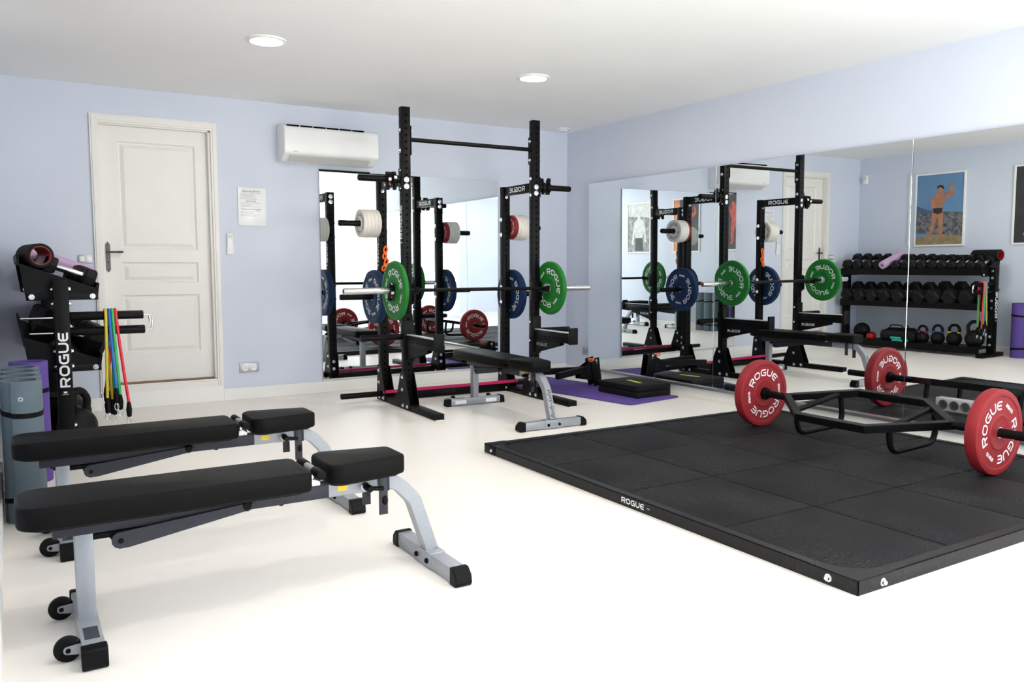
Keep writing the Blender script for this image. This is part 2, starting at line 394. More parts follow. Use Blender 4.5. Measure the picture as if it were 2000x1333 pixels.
# ------------------------------------------------------------------ room
H = 2.51; XL = -5.131; YF = -8.3; T = 0.15
struct('floor', MB().box(XL - T, T, YF - T, T, -0.12, 0), 'floor')
struct('ceiling', MB().box(XL - T, T, YF - T, T, H, H + 0.12), 'ceil')
DX0, DX1, DZ0, DZ1 = -4.405, -3.575, 0.197, 2.235      # door opening
b = MB(); b.box(XL - T, DX0, 0, T, 0, H); b.box(DX1, T, 0, T, 0, H); b.box(DX0, DX1, 0, T, DZ1, H); b.box(DX0, DX1, 0, T, 0, DZ0 - 0.004)
b.box(DX0, DX1, .108, T, DZ0 - .004, DZ1)  # unseen backing added behind the door leaf to stop light leaking in
struct('wall_back', b, 'wall')
LW_ADDED = (-6.85, -5.35, 0.9, 2.2)  # opening of an added window that throws light on the mirror wall
b = MB(); b.box(XL - T, XL, LW_ADDED[1], 0, 0, H); b.box(XL - T, XL, YF - T, LW_ADDED[0], 0, H); b.box(XL - T, XL, LW_ADDED[0], LW_ADDED[1], 0, LW_ADDED[2]); b.box(XL - T, XL, LW_ADDED[0], LW_ADDED[1], LW_ADDED[3], H)
struct('wall_left', b, 'wall')
RW = (-6.95, -5.75, 0.85, 1.98)
b = MB(); b.box(0, T, RW[1], 0, 0, H); b.box(0, T, YF - T, RW[0], 0, H); b.box(0, T, RW[0], RW[1], 0, RW[2]); b.box(0, T, RW[0], RW[1], RW[3], H)
struct('wall_right', b, 'wall')
F1 = (-3.0, -0.75, 0.04, 2.22)
b = MB(); y0, y1 = YF - T, YF
b.box(XL, F1[0], y0, y1, 0, H); b.box(F1[1], 0, y0, y1, 0, H)
b.box(F1[0], F1[1], y0, y1, F1[3], H); b.box(F1[0], F1[1], y0, y1, 0, F1[2])
struct('wall_front', b, 'wall')
def window(name, axis, a0, a1, z0, z1, wall, verts, hors, w=0.055):
    """frame lying in plane y=wall (axis x) or x=wall (axis y)"""
    m = MB(); g = MB()
    def bx(q, p0, p1, zz0, zz1, d0, d1):
        if axis == 'x': q.box(p0, p1, wall + d0, wall + d1, zz0, zz1)
        else: q.box(wall + d0, wall + d1, p0, p1, zz0, zz1)
    for p in [a0 + w / 2, a1 - w / 2] + verts: bx(m, p - w / 2, p + w / 2, z0, z1, -.035, .035)
    for z in [z0 + w / 2, z1 - w / 2] + hors: bx(m, a0, a1, z - w / 2, z + w / 2, -.033, .033)
    o = struct(name, m, 'base'); bx(g, a0 + .01, a1 - .01, z0 + .01, z1 - .01, -.004, .004); obj('pane', g, 'glass', o, ang=0)
    return o
window('window_1', 'x', *F1, YF - .07, [-1.9], [1.80])
window('window_2', 'y', *RW, .07, [], [], w=0.045)
window('added_light_window', 'y', *LW_ADDED, XL - .08, [-6.1], [1.55])  # unseen window, added for its light on the mirror wall
bh = 0.102
b = MB()
for x0, x1 in ((XL, DX0 - .05), (DX1 + .04, 0)): b.box(x0, x1, -0.02, 0, 0, bh)
b.box(DX0 - .05, DX1 + .04, -.02, 0, 0, .132)
struct('baseboard_back', b, 'base', bevel=.003)
struct('baseboard_left', MB().box(XL, XL + .016, YF, -.02, 0, bh), 'base', bevel=.003)
struct('baseboard_right', MB().box(-.02, 0, YF, -.02, 0, bh - .014), 'base', bevel=.003)
struct('baseboard_front', MB().box(XL + .016, F1[0], YF, YF + .02, 0, bh), 'base', bevel=.003)

# door --------------------------------------------------------------
leafy = 0.055
b = MB()
L0, L1, z0, z1 = DX0 + .006, DX1 - .022, DZ0 + .006, DZ1 - .012
panels = [(-4.272, -3.692, 1.262, 2.108), (-4.272, -3.692, 0.998, 1.165), (-4.272, -3.692, .428, .902)]
xs = [L0, -4.272, -3.692, L1]
b.box(L0, -4.272, leafy, leafy + .04, z0, z1); b.box(-3.692, L1, leafy, leafy + .04, z0, z1)
zs = [z0, .428, .902, .998, 1.165, 1.262, 2.108, z1]
for i in (0, 2, 4, 6): b.box(-4.272, -3.692, leafy, leafy + .04, zs[i], zs[i + 1])
for (a0, a1, c0, c1) in panels:      # moulded fielded panels
    lv = [(0, 0), (.012, .012), (.022, .014), (.050, .003), (.056, .003)]
    for k in range(len(lv) - 1):
        (i0, d0), (i1, d1) = lv[k], lv[k + 1]
        A = [(a0 + i0, leafy + d0, c0 + i0), (a1 - i0, leafy + d0, c0 + i0), (a1 - i0, leafy + d0, c1 - i0), (a0 + i0, leafy + d0, c1 - i0)]
        B = [(a0 + i1, leafy + d1, c0 + i1), (a1 - i1, leafy + d1, c0 + i1), (a1 - i1, leafy + d1, c1 - i1), (a0 + i1, leafy + d1, c1 - i1)]
        b.add(A + B, [(j, (j + 1) % 4, 4 + (j + 1) % 4, 4 + j) for j in range(4)])
    i1, d1 = lv[-1]
    b.add([(a0 + i1, leafy + d1, c0 + i1), (a1 - i1, leafy + d1, c0 + i1), (a1 - i1, leafy + d1, c1 - i1), (a0 + i1, leafy + d1, c1 - i1)], [(0, 1, 2, 3)])
dr = struct('door_1', b, 'door', ang=20, recalc=False)
# architrave and lining
b = MB()
AX0, AX1, AT = -4.463, -3.530, 2.298
for (x0, x1, zb, zt) in ((AX0, DX0 + .004, .13, AT), (DX1 - .004, AX1, .13, AT)):
    b.box(x0, x1, -.018, 0, zb, zt)
b.box(DX0 + .004, DX1 - .004, -.018, 0, DZ1 - .004, AT)
for (x0, x1) in ((AX0 + .012, DX0 - .012), (DX1 + .012, AX1 - .012)): b.box(x0, x1, -.024, -.018, .13, AT - .012)
b.box(DX0 - .012, DX1 + .012, -.024, -.018, DZ1 + .012, AT - .012)
b.box(DX1 - .022, DX1 - .002, 0, leafy + .02, DZ0, DZ1); b.box(DX0, DX0 + .008, 0, leafy, DZ0, DZ1); b.box(DX0, DX1, 0, leafy, DZ1 - .014, DZ1)
b.box(DX0, DX1, -.018, leafy, DZ0 - .02, DZ0 - .004)
b.box(DX0 + .004, DX1 - .004, -.016, 0, .13, DZ0 - .02)
obj('door_frame', b, 'door', dr, bevel=.002)
obj('threshold_strip', MB().box(DX0 + .008, DX1 - .022, .03, .06, DZ0 - .005, DZ0 + .001), 'wood', dr)
b = MB()
hp = [(-.017, -.10), (0, -.122), (.017, -.10), (.017, .10), (0, .122), (-.017, .10)]
b.prism(hp, (-4.364, leafy, 1.203), (1, 0, 0), (0, 0, 1), (0, -1, 0), 0, .004)
b.cyl((-4.364, leafy, 1.243), (-4.364, leafy - .05, 1.243), .009)
b.cyl((-4.364, leafy - .004, 1.243), (-4.364, leafy - .012, 1.243), .016)
b.sweep([(-4.364, leafy - .045, 1.243), (-4.33, leafy - .05, 1.241), (-4.30, leafy - .05, 1.242), (-4.258, leafy - .046, 1.243)], .008)
b.ball((-4.285, leafy - .049, 1.242), .010, 2.2, 1, 1)
for zz in (1.30, 1.108): b.ball((-4.364, leafy - .004, zz), .004)
b.m = 1; b.disc((-4.364, leafy - .0046, 1.165), (0, -1, 0), .005); b.box(-4.366, -4.362, leafy - .0047, leafy - .0045, 1.152, 1.165)
obj('door_handle', b, ['iron', 'hole'], dr)

# ------------------------------------------------------------------ mirrors
def panel_bm(w, z0, z1, t=.005):
    b = MB(); b.rbox(0, t, -w / 2, w / 2, z0 - 1.0, z1 - 1.0, .0012, 1)
    return b
MT, MBt = 1.949, 0.108
def wall_panel(yc, w, d, tl, label):
    o = obj('wall_mirror', panel_bm(w, MBt, MT), 'mirror', ang=0)
    o.location = (-.0195, yc, 1.0)
    n = Vector((-math.cos(d) * math.cos(tl), -math.sin(d) * math.cos(tl), -math.sin(tl)))
    # local -x face looks into the room
    o.rotation_euler = Euler((0, tl, d), 'XYZ')
    tag(o, label, 'mirror', 'mirrors in the long row'); return o
s0, s1, s2, s3 = -0.452, -2.1725, -3.887, -5.60
xe = -.050
for (a_, b_, d_, t_, lab) in ((s0, s1, .0085, -.006, 'tall wall mirror at the corner end of the long mirror row'), (s1, s2, .0105, -.0072, 'middle tall wall mirror that reflects the door and the dumbbell rack'), (s2, s3, .0045, -.00725, 'tall wall mirror behind the hex bar, holding the triple socket')):
    L_ = (a_ - b_) * d_
    wall_panel((a_ + b_) / 2, a_ - b_ - .003, d_, t_, lab).location.x = xe + L_ / 2
    xe += L_
b = MB(); w = 1.82; b.rbox(-2.673, -.853, -.018, -.013, .108, 1.9696, .0012, 1)
mb_ = obj('wall_mirror', b, 'mirror', ang=0); tag(mb_, 'wide wall mirror on the back wall behind the squat rack', 'mirror')
obj('painted_reflection_strip', MB().box(-2.672, -2.2, -.0195, -.012, 1.9696, 1.98), 'blackm', mb_)  # black strip painted in for a dark reflection along the mirror's top edge
obj('bottom_channel', MB().box(-2.675, -.851, -.022, -.011, .102, .122), 'greyw', mb_)
ch = obj('mirror_channel', MB().box(-.016, .016, (s3 - s0) / 2, (s0 - s3) / 2, .0885, .110), 'alu'); ch.location = (-.036, (s0 + s3) / 2, 0); ch.rotation_euler = (0, 0, .0078)
tag(ch, 'grey metal channel along the foot of the long mirror row', 'mirror channel')

# ------------------------------------------------------------------ wall fittings
def socket(name, n, wbox, loc, rot, mats, label, cat='socket', dd=.012, hh=.08, blank=False):
    t = thing(name, label, cat, loc, rot)
    b = MB(); b.rbox(-wbox / 2, wbox / 2, -dd, 0, -hh / 2, hh / 2, .003)
    obj('face_plate', b, mats[0], t)
    for i in range(n):
        x = (i - (n - 1) / 2) * (.071)
        b = MB(); last = blank and i == n - 1
        b.lathe([(.030, 0), (.030, .004), (.027, .006), (.024, .006), (.022, .001 if not last else .004), (0, .001 if not last else .004)], (x, -dd, 0), (0, -1, 0), 24)
        if not last:
            b.m = 1
            for px, pz in ((-.0095, -.003), (.0095, -.003), (0, .010)): b.disc((x + px, -dd - .0018, pz), (0, -1, 0), .003, 8)
        obj('socket_insert' if not last else 'blank_insert', b, [mats[1], 'hole'], t)
    return t
socket('wall_socket', 2, .163, (-3.318, 0, .270), 0, ('plate_grey', 'white'), 'grey double wall socket low on the wall between the door and mirror')
socket('wall_socket', 2, .142, (0, -.372, .262), -PI / 2, ('plate_grey', 'plate_grey'), 'grey double wall socket low in the room corner beside the mirror row', hh=.082)
socket('wall_socket', 3, .245, (-.0145, -4.248, .262), -PI / 2, ('plate_grey', 'iron'), 'silver triple socket block mounted low on the mirror behind the hex bar', dd=.028, blank=True)
t = thing('light_switch', 'small grey double rocker switch beside the door frame above dumbbell rack', 'switch', (-4.53, 0, 1.187))
obj('face_plate', MB().rbox(-.05, .05, -.01, 0, -.032, .032, .003), 'plate_grey', t)
for sx in (-.022, .022): obj('rocker', MB().rbox(sx - .018, sx + .018, -.016, -.008, -.02, .02, .003), 'white', t)

# air conditioner
ax0, ax1 = -3.03, -2.19
prof = [(0, 2.312), (-.16, 2.312), (-.195, 2.300), (-.208, 2.275), (-.212, 2.10), (-.205, 2.075), (-.19, 2.062), (-.12, 2.022), (-.10, 2.015), (0, 2.015)]
t = thing('air_conditioner', 'white wall air conditioner unit above the mirror on back wall', 'air conditioner', (0, 0, 0))
b = MB(); b.prism(prof, (0, 0, 0), (0, 1, 0), (0, 0, 1), (1, 0, 0), ax0, ax1)
obj('body', b, 'white', t, ang=30, bevel=.006)
b = MB(); b.prism([(-.2125, 2.282), (-.217, 2.272), (-.218, 2.10), (-.213, 2.082), (-.2105, 2.082)], (0, 0, 0), (0, 1, 0), (0, 0, 1), (1, 0, 0), ax0 + .006, ax1 - .006)
obj('front_panel', b, 'white', t, ang=50)
b = MB(); b.prism([(-.196, 2.0625), (-.122, 2.0195), (-.125, 2.0145), (-.199, 2.057)], (0, 0, 0), (0, 1, 0), (0, 0, 1), (1, 0, 0), ax0 + .055, ax1 - .075)
obj('louver', b, 'greyw', t)
b = MB()
for k in range(6):
    xa = ax0 + .03 + k * .115; b.box(xa, xa + .104, -.198, -.188, 2.3005, 2.3125)
obj('top_vent', b, 'hole', t)
b = MB(); b.box(ax0 + .075, ax0 + .115, -.2185, -.217, 2.090, 2.095)
obj('status_lights', b, 'inkg', t)

# rules sign
t = thing('rules_sign', 'framed white page of gym rules on the wall beside the door', 'sign', (0, 0, 0))
sx0, sx1, sz0, sz1 = -3.373, -3.140, 1.472, 1.790
b = MB(); b.rbox(sx0, sx1, -.012, 0, sz0, sz1, .002)
obj('holder', b, 'paper', t)
b = MB(); cx = (sx0 + sx1) / 2 - .008; yy = -.0126
for txt, z in (('Règles du gymnase', 1.760), ('Gym Rules', 1.677), ('Fitnessstudio Regeln', 1.610)): obj('heading', font_mesh(MB(), txt, (cx, yy, z), (1, 0, 0), (0, 0, 1), .0195), 'ink', t, ang=0)
b = MB(); random.seed(3)
for z0_, n in ((1.742, 6), (1.660, 4), (1.592, 5)):
    for k in range(n):
        w = random.uniform(.09, .165) if k else .17
        b.box(cx - .088, cx - .088 + w, yy, yy + .0004, z0_ - k * .0098, z0_ - k * .0098 + .0022)
obj('text_lines', b, 'inkg', t, ang=0)
# remote in holder
t = thing('remote_control', 'white remote control in a wall holder beside the door frame', 'remote', (-3.447, 0, 1.315))
obj('holder', MB().rbox(-.028, .028, -.022, .001, -.085, -.01, .004), 'white', t)
obj('handset', MB().rbox(-.024, .024, -.026, -.003, -.06, .09, .007), 'white', t)
obj('screen', MB().box(-.016, .016, -.0268, -.0255, .048, .078), M['lcd'], t)
# motion sensor on left wall corner
t = thing('motion_sensor', 'small white motion sensor high in the corner above dumbbell rack, seen mirrored', 'sensor', (XL, -.10, 2.23))
obj('body', MB().rbox(-.001, .045, -.03, .03, -.06, .06, .01), 'white', t)
obj('lens', MB().rbox(.040, .049, -.018, .018, -.005, .045, .006), 'greyw', t)
# ceiling lamps
def lamp(x, y, label):
    t = thing('ceiling_light', label, 'light', (x, y, H), group='round ceiling lights')
    b = MB(); b.lathe([(.118, 0), (.118, -.006), (.112, -.012), (.098, -.014), (.094, -.010)], (0, 0, 0), (0, 0, 1), 40)
    obj('rim', b, 'white', t)
    b = MB(); b.lathe([(.095, -.006), (.095, -.010), (0, -.0115)], (0, 0, 0), (0, 0, 1), 40)
    obj('diffuser', b, 'glow', t)
lamp(-3.63, -1.94, 'lit round ceiling light above the door side of the room')
lamp(-1.697, -1.96, 'lit round ceiling light above the squat rack')
lamp(-3.63, -5.2, 'added unseen ceiling light above the front benches, out of the frame')  # extra lamp out of view, added to brighten the foreground
lamp(-1.697, -5.2, 'added unseen ceiling light above the platform, out of the frame')  # second added lamp, likewise unseen and there for its light
t = thing('smoke_detector', 'small white round ceiling detector in the far corner', 'smoke detector', (-.20, -.20, H))
b = MB(); b.lathe([(.085, 0), (.085, -.006), (.078, -.010), (.05, -.012), (.046, -.024), (.03, -.028), (0, -.028)], (0, 0, 0), (0, 0, 1), 36)
obj('body', b, 'white', t)

# posters on the left wall ------------------------------------------
def poster(y0, y1, z0, z1, label, bg, shapes):
    """y0 > y1 ; picture coords a (0..1 along -y, i.e. to the viewer's left->right from the room) , b up"""
    t = thing('framed_poster', label, 'poster', (XL, 0, 0), group='framed posters above the dumbbell rack side')
    fw = .022; b = MB()
    b.box(0, .02, y1, y1 + fw, z0, z1); b.box(0, .02, y0 - fw, y0, z0, z1); b.box(0, .02, y1 + fw, y0 - fw, z0, z0 + fw); b.box(0, .02, y1 + fw, y0 - fw, z1 - fw, z1)
    obj('frame', b, 'base', t, bevel=.002)
    obj('print', MB().box(0, .010, y1 + fw, y0 - fw, z0 + fw, z1 - fw), bg, t)
    k = 0
    for nm, m, polys in shapes:
        k += 1; b = MB()
        for jq, q in enumerate(polys):
            pts = [(.0102 + .0006 * k + .00006 * jq, y1 + fw + a * (y0 - y1 - 2 * fw), z0 + fw + c * (z1 - z0 - 2 * fw)) for a, c in q]
            b.add(pts, [list(range(len(pts)))])
        obj(nm, b, m, t, ang=0)
    # viewer in the room looks along -x: right hand is +y
def circ(cx, cy, rx, ry, n=14): return [(cx + rx * math.cos(2 * PI * i / n), cy + ry * math.sin(2 * PI * i / n)) for i in range(n)]
def limb(*pr):
    """tapered limb through (x, y, r) points, as one closed outline"""
    n = len(pr); L = []; Rr = []
    for i, (x, y, r) in enumerate(pr):
        d = Vector((pr[min(i + 1, n - 1)][0] - pr[max(i - 1, 0)][0], (pr[min(i + 1, n - 1)][1] - pr[max(i - 1, 0)][1]) * 1.42)).normalized()
        L.append((x - d.y * r, y + d.x * r / 1.42)); Rr.append((x + d.y * r, y - d.x * r / 1.42))
    d = Vector((pr[-1][0] - pr[-2][0], (pr[-1][1] - pr[-2][1]) * 1.42)).normalized(); x, y, r = pr[-1]
    tip = [(x + (-d.y * math.cos(t) + d.x * math.sin(t)) * r, y + (d.x * math.cos(t) + d.y * math.sin(t)) * r / 1.42) for t in (PI * .25, PI * .5, PI * .75)]
    return L + tip + Rr[::-1]
fig = [limb((.43, .50, .05), (.40, .40, .062), (.38, .30, .045), (.35, .22, .05), (.30, .13, .026), (.26, .105, .03)),
       limb((.52, .50, .05), (.53, .38, .06), (.54, .29, .042), (.54, .21, .048), (.54, .12, .024), (.58, .10, .028)),
       limb((.47, .46, .09), (.47, .53, .085), (.485, .60, .115), (.50, .68, .125), (.505, .715, .07)),
       limb((.40, .69, .05), (.35, .61, .055), (.36, .55, .04), (.46, .53, .028)),
       limb((.60, .695, .05), (.70, .70, .062), (.77, .735, .04), (.73, .80, .04), (.70, .835, .026)),
       limb((.50, .70, .036), (.51, .75, .036)), circ(.515, .778, .058, .050)]
figm = [[(1 - a, c) for a, c in q] for q in fig]
poster(-.73, -1.385, 1.31, 2.235, 'white framed poster of a figure flexing before mountains, above dumbbell rack', 'gsky',
       [('distant_hill', 'ghill', [[(0, .42), (.4, .47), (.75, .5), (1, .57), (1, .3), (0, .3)]]), ('rocks', 'grock', [[(0, .12), (1, .16), (1, .44), (.8, .455), (.5, .44), (.3, .465), (0, .45)]]), ('ground', 'gsand', [[(0, 0), (1, 0), (1, .10), (.5, .15), (0, .11)]]), ('figure', 'gskin', figm), ('hair', 'ghair', [limb((.425, .79, .018), (.45, .822, .024), (.50, .835, .024), (.545, .818, .022))]), ('trunks', 'ghair', [[(.43, .52), (.63, .52), (.62, .455), (.53, .43), (.44, .455)]])])
poster(-1.95, -2.60, 1.31, 2.235, 'white framed poster of a red lit figure on black, above the rolled mats', 'gdark',
       [('figure', 'gred', [[(c0 * 1.25 - .12, c1 * 1.05) for c0, c1 in q] for q in figm])])
poster(-3.06, -3.70, 1.31, 2.235, 'white framed poster with orange stripe and red figure, seen in double reflection', 'gdark',
       [('orange_band', 'goran', [[(0, 0), (.22, 0), (.22, 1), (0, 1)]]), ('figure', 'gred', [[(c0 * .8 + .25, c1) for c0, c1 in q] for q in fig])])
poster(-4.28, -4.92, 1.31, 2.235, 'white framed black and white poster of a standing man, seen in double reflection', 'ggrey',
       [('backdrop', 'gpale', [[(0, .75), (1, .7), (1, 1), (0, 1)]]), ('figure', 'gpale', [[(.28, .62), (.42, .68), (.60, .68), (.74, .62), (.70, .40), (.66, .28), (.36, .28), (.31, .42)], circ(.51, .79, .085, .10), [(.44, .70), (.58, .70), (.57, .62), (.45, .62)], [(.28, .62), (.33, .60), (.30, .38), (.24, .15), (.17, .15), (.22, .42)], [(.74, .62), (.68, .60), (.72, .38), (.76, .20), (.84, .2), (.80, .42)]]), ('shorts', 'gdark', [[(.35, .29), (.67, .29), (.70, .02), (.33, .02)]])])

# ------------------------------------------------------------------ weight plates
def make_plate(name, R, t, m, label, cat='weight plate', kg='25KG', ink='print', arc=.62, group=None, lh=.047, lr=.142, small=False):
    b = MB(); h = t / 2; e1, e2, e3 = (.003, .001, .003) if small else (.010, .003, .011)
    hub = R * .40
    face = [(.0255, h - .002), (hub - .008, h - .002), (hub - .004, h), (hub + .002, h - .0005), (hub + .006, h - .004), (R * .835, h - .004), (R * .85, h - .0005), (R * .87, h), (R - e1, h), (R - e2, h - e3 * .3), (R, h - e3)]
    prof = face + [(r, -z) for r, z in reversed(face)]
    b.lathe(prof, (0, 0, 0), (1, 0, 0), 64, closed=True)
    o = obj(name, b, m, ang=28); tag(o, label, cat, group)
    b = MB(); b.lathe([(.0252, h - .001), (.0275, h - .001), (.0275, -h + .001), (.0252, -h + .001)], (0, 0, 0), (1, 0, 0), 28, closed=True)
    b.lathe([(.0275, h - .0018), (.030, h - .0018), (.030, h - .0012), (.0275, h - .0008)], (0, 0, 0), (1, 0, 0), 28, closed=True)
    b.lathe([(.0275, -h + .0018), (.030, -h + .0018), (.030, -h + .0012), (.0275, -h + .0008)], (0, 0, 0), (1, 0, 0), 28, closed=True)
    obj('hub_ring', b, 'steel', o)
    for sx in (1, -1):
        b = MB(); xx = sx * (h - .0034)
        def arcf(th0, sx=sx, xx=xx):
            def f(x, y):
                a = th0 - x * lh / lr * arc / .62; r = lr + (y - .5) * lh
                return (xx, sx * r * math.cos(a), r * math.sin(a))
            return f
        for th0 in (PI / 2, -PI / 2): strokes(b, 'ROGUE', arcf(th0), th=.18, gap=.17)
        kh = lh * .38
        for sg in (0, 1):
            c, s_ = (lr * 1.02 if sg == 0 else -lr * 1.02), 0
            d = 1 if sg == 0 else -1
            f = (lambda x, y, c=c, d=d, sx=sx, xx=xx: (xx, sx * (c + (y - .5) * kh * d), -x * kh * d))
            strokes(b, kg, f, th=.26, gap=.12)
        obj('lettering', b, ink, o, ang=0)
    return o
def place_plate(o, loc, ang, axis='x'):
    """ang: where the first word sits, degrees anticlockwise seen on the face turned to the camera"""
    o.location = loc; a = math.radians(ang - 90)
    if axis == 'x': o.rotation_euler = (-a, 0, 0)      # camera sees the -x face
    else: o.rotation_euler = Euler((-a, 0, PI / 2), 'XYZ')
    return o

# ------------------------------------------------------------------ squat rack
RX, RY, RZ = -2.4096, -1.1984, -0.0249
W, sw, sd, D = 1.2572, .0737, .0585, .5101
HF, HR, BE = 2.356, 1.841, .572
rack = thing('squat_rack', 'black half rack with tall front uprights and pull-up bar before back mirror', 'squat rack', (RX, RY, 0), RZ)
Lm = rack.location
def RW_(u, v, z):   # rack local -> world
    c, s_ = math.cos(RZ), math.sin(RZ); return Vector((RX + c * u - s_ * v, RY + s_ * u + c * v, z))
def upright(u0, v0, h, front, outer):
    b = MB(); b.rbox(u0, u0 + sw, v0, v0 + sd, .045, h, .004)
    b.m = 1; z = .16
    while z < h - .03:
        fine = .72 < z < 1.22
        for vv, n in ((v0 - .0004, -1), (v0 + sd + .0004, 1)): b.disc((u0 + sw / 2, vv, z), (0, n, 0), .0098, 12)
        if not fine or int(z * 20) % 2:
            for uu, n in ((u0 - .0004, -1), (u0 + sw + .0004, 1)): b.disc((uu, v0 + sd / 2, z), (n, 0, 0), .006, 8)
        z += .0254 if fine else .0508
    o = obj('upright', b, ['black', 'hole'], rack)
    b = MB(); x = u0 if outer < 0 else u0 + sw; zc, hh = (1.475, .042)
    fn = flat_fn((x + outer * .0009, v0 + sd / 2, zc if front else 1.13 + .12), (0, 0, 1), (0, -outer * -1 if outer < 0 else -outer, 0), hh)
    # reading upward, letter tops to the viewer's left
    if outer < 0: strokes(b, 'ROGUE', flat_fn((x + outer * .0009, v0 + sd / 2, 1.475 if front else 1.30), (0, 0, 1), (0, (1 if outer < 0 else -1), 0), hh), th=.2, gap=.16)
    if outer < 0:
        obj('lettering', b, 'print', o, ang=0)
        b = MB(); b.box(x - .001, x, v0 + .018, v0 + .042, (1.475 if front else 1.30) - .165, (1.475 if front else 1.30) - .155); obj('small_print', b, 'print', o, ang=0)
    b = Bolts(); ux = u0 if outer < 0 else u0 + sw
    if front:
        for z in (2.178, 2.023): b.hexbolt((ux, v0 + sd / 2, z), (outer, 0, 0), .0115, .012); b.hexbolt((u0 + sw / 2 - outer * (sw / 2 + .008), v0 + sd / 2, z), (-outer, 0, 0), .009, .014)
        for z in (1.870, 1.732): b.hexbolt((u0 + sw / 2 - outer * (sw / 2), v0 + sd / 2, z), (-outer, 0, 0), .010, .012); b.hexbolt((ux, v0 - .002 + sd * .3, z), (outer, 0, 0), .008, .010)
        for z in (1.801, 1.750): b.round((u0 + sw / 2, v0, z), (0, -1, 0))
        for z in (.655, .495): b.hexbolt((u0 + sw / 2 - outer * (sw / 2), v0 + sd / 2, z), (-outer, 0, 0), .0125, .012)
    else:
        for z in (1.801, 1.750): b.round((u0 + sw / 2, v0 + sd, z), (0, 1, 0)); b.hexbolt((u0 + sw / 2, v0, z), (0, -1, 0), .009, .014)
        for z in (1.55, 1.415, .945, .81): b.hexbolt((u0 + sw / 2 - outer * (sw / 2), v0 + sd / 2, z), (-outer, 0, 0), .0125, .012)
        for z in (.20, .13): b.hexbolt((u0 + sw / 2, v0 + sd, z), (0, 1, 0), .010, .012)
    b.build(o, 'steel')
for sideu, outer in ((0, -1), (W - sw, 1)):
    upright(sideu, 0, HF, True, outer); upright(sideu, D, HR, False, outer)
# pull-up bar
b = MB(); zb = 2.112
b.cyl((sw + .008, sd / 2, zb), (W - sw - .008, sd / 2, zb), .0165, seg=20)
for u in (sw, W - sw - .008): b.rbox(u, u + .008, -.004, sd + .004, 1.99, 2.215, .002)
obj('pull_up_bar', b, 'black', rack)
# side bases
for u in (0, W - sw):
    b = MB(); b.rbox(u, u + sw, -BE, D + sd + .02, 0, .048, .003)
    b.m = 1
    for k in range(4):
        for uu, n in ((u - .0004, -1), (u + sw + .0004, 1)): b.disc((uu, -BE + .035 + k * .05, .024), (n, 0, 0), .008, 10)
    o = obj('side_base', b, ['black', 'hole'], rack)
    obj('end_tape', MB().box(u + .004, u + sw - .004, -BE - .001, -BE + .012, -.0004, .005), 'print', o)
# gussets (outer and inner plate on every foot)
for u in (0, W - sw):
    for v, rear in ((0, 0), (D, 1)):
        b = MB()
        poly = [(v - .105, .004), (v + sd + .105, .004), (v + sd + .105, .060), (v + sd + .012, .292), (v - .012, .292), (v - .105, .060)] if not rear else [(v - .105, .004), (v + sd + .03, .004), (v + sd + .03, .060), (v + sd + .008, .292), (v - .012, .292), (v - .105, .060)]
        for uu in (u - .006, u + sw): b.prism(poly, (uu, 0, 0), (0, 1, 0), (0, 0, 1), (1, 0, 0), 0, .006)
        o = obj('gusset', b, 'black', rack, bevel=.001)
        b = Bolts()
        for yy, zz in ((v + sd / 2, .255), (v + sd / 2, .155), (v - .07, .032), (v + sd / 2 - .01, .030)):
            b.hexbolt((u - .006, yy, zz), (-1, 0, 0), .0105, .009); b.hexbolt((u + sw + .006, yy, zz), (1, 0, 0), .0105, .009)
        b.build(o, 'steel')
# rear cross member
o = obj('rear_crossmember', MB().rbox(sw + .006, W - sw - .006, D - .06, D - .01, .004, .075, .003), 'black', rack)
b = MB(); strokes(b, 'ROGUE', flat_fn((W * .46, D - .0606, .045), (1, 0, 0), (0, 0, 1), .03)); obj('lettering', b, 'ink', o, ang=0)
# top cross members with cut lettering
for u, outer in ((0, -1), (W - sw, 1)):
    uc = u + sw / 2
    b = MB(); b.rbox(uc - .024, uc + .024, sd, D, 1.762, 1.838, .004)
    o = obj('top_crossmember', b, 'black', rack)
    b = MB()
    fo = flat_fn((uc + outer * .0246, (sd + D) / 2, 1.800), (0, outer, 0), (0, 0, 1), .042)
    fi = flat_fn((uc - outer * .0246, (sd + D) / 2, 1.800), (0, outer, 0), (0, 0, 1), .042)
    strokes(b, 'ROGUE', fo); obj('lettering', b, 'print', o, ang=0)
    b = MB(); strokes(b, 'ROGUE', fi); obj('lettering', b, 'print', o, ang=0)
# posts and pegs
def peg(u0, sgn, v, z, L, r=.0245, plate=True):
    b = MB(); b.rcyl((u0 + sgn * .006, v, z), (u0 + sgn * L, v, z), r, .005)
    if plate: b.rbox(min(u0, u0 + sgn * .007), max(u0, u0 + sgn * .007), v - .03, v + .03, z - .085, z + .085, .002)
    return obj('storage_peg', b, 'black', rack)
for z in (1.801, .577): peg(0, -1, sd / 2, z, .345); peg(W, 1, sd / 2, z, .325)
for z in (1.483, .877): peg(0, -1, D + sd / 2, z, .335); peg(W, 1, D + sd / 2, z, .335)
for u, sg in ((0, -1), (W, 1)): peg(u, sg, D - .035, .064, .365, .0235, plate=False)

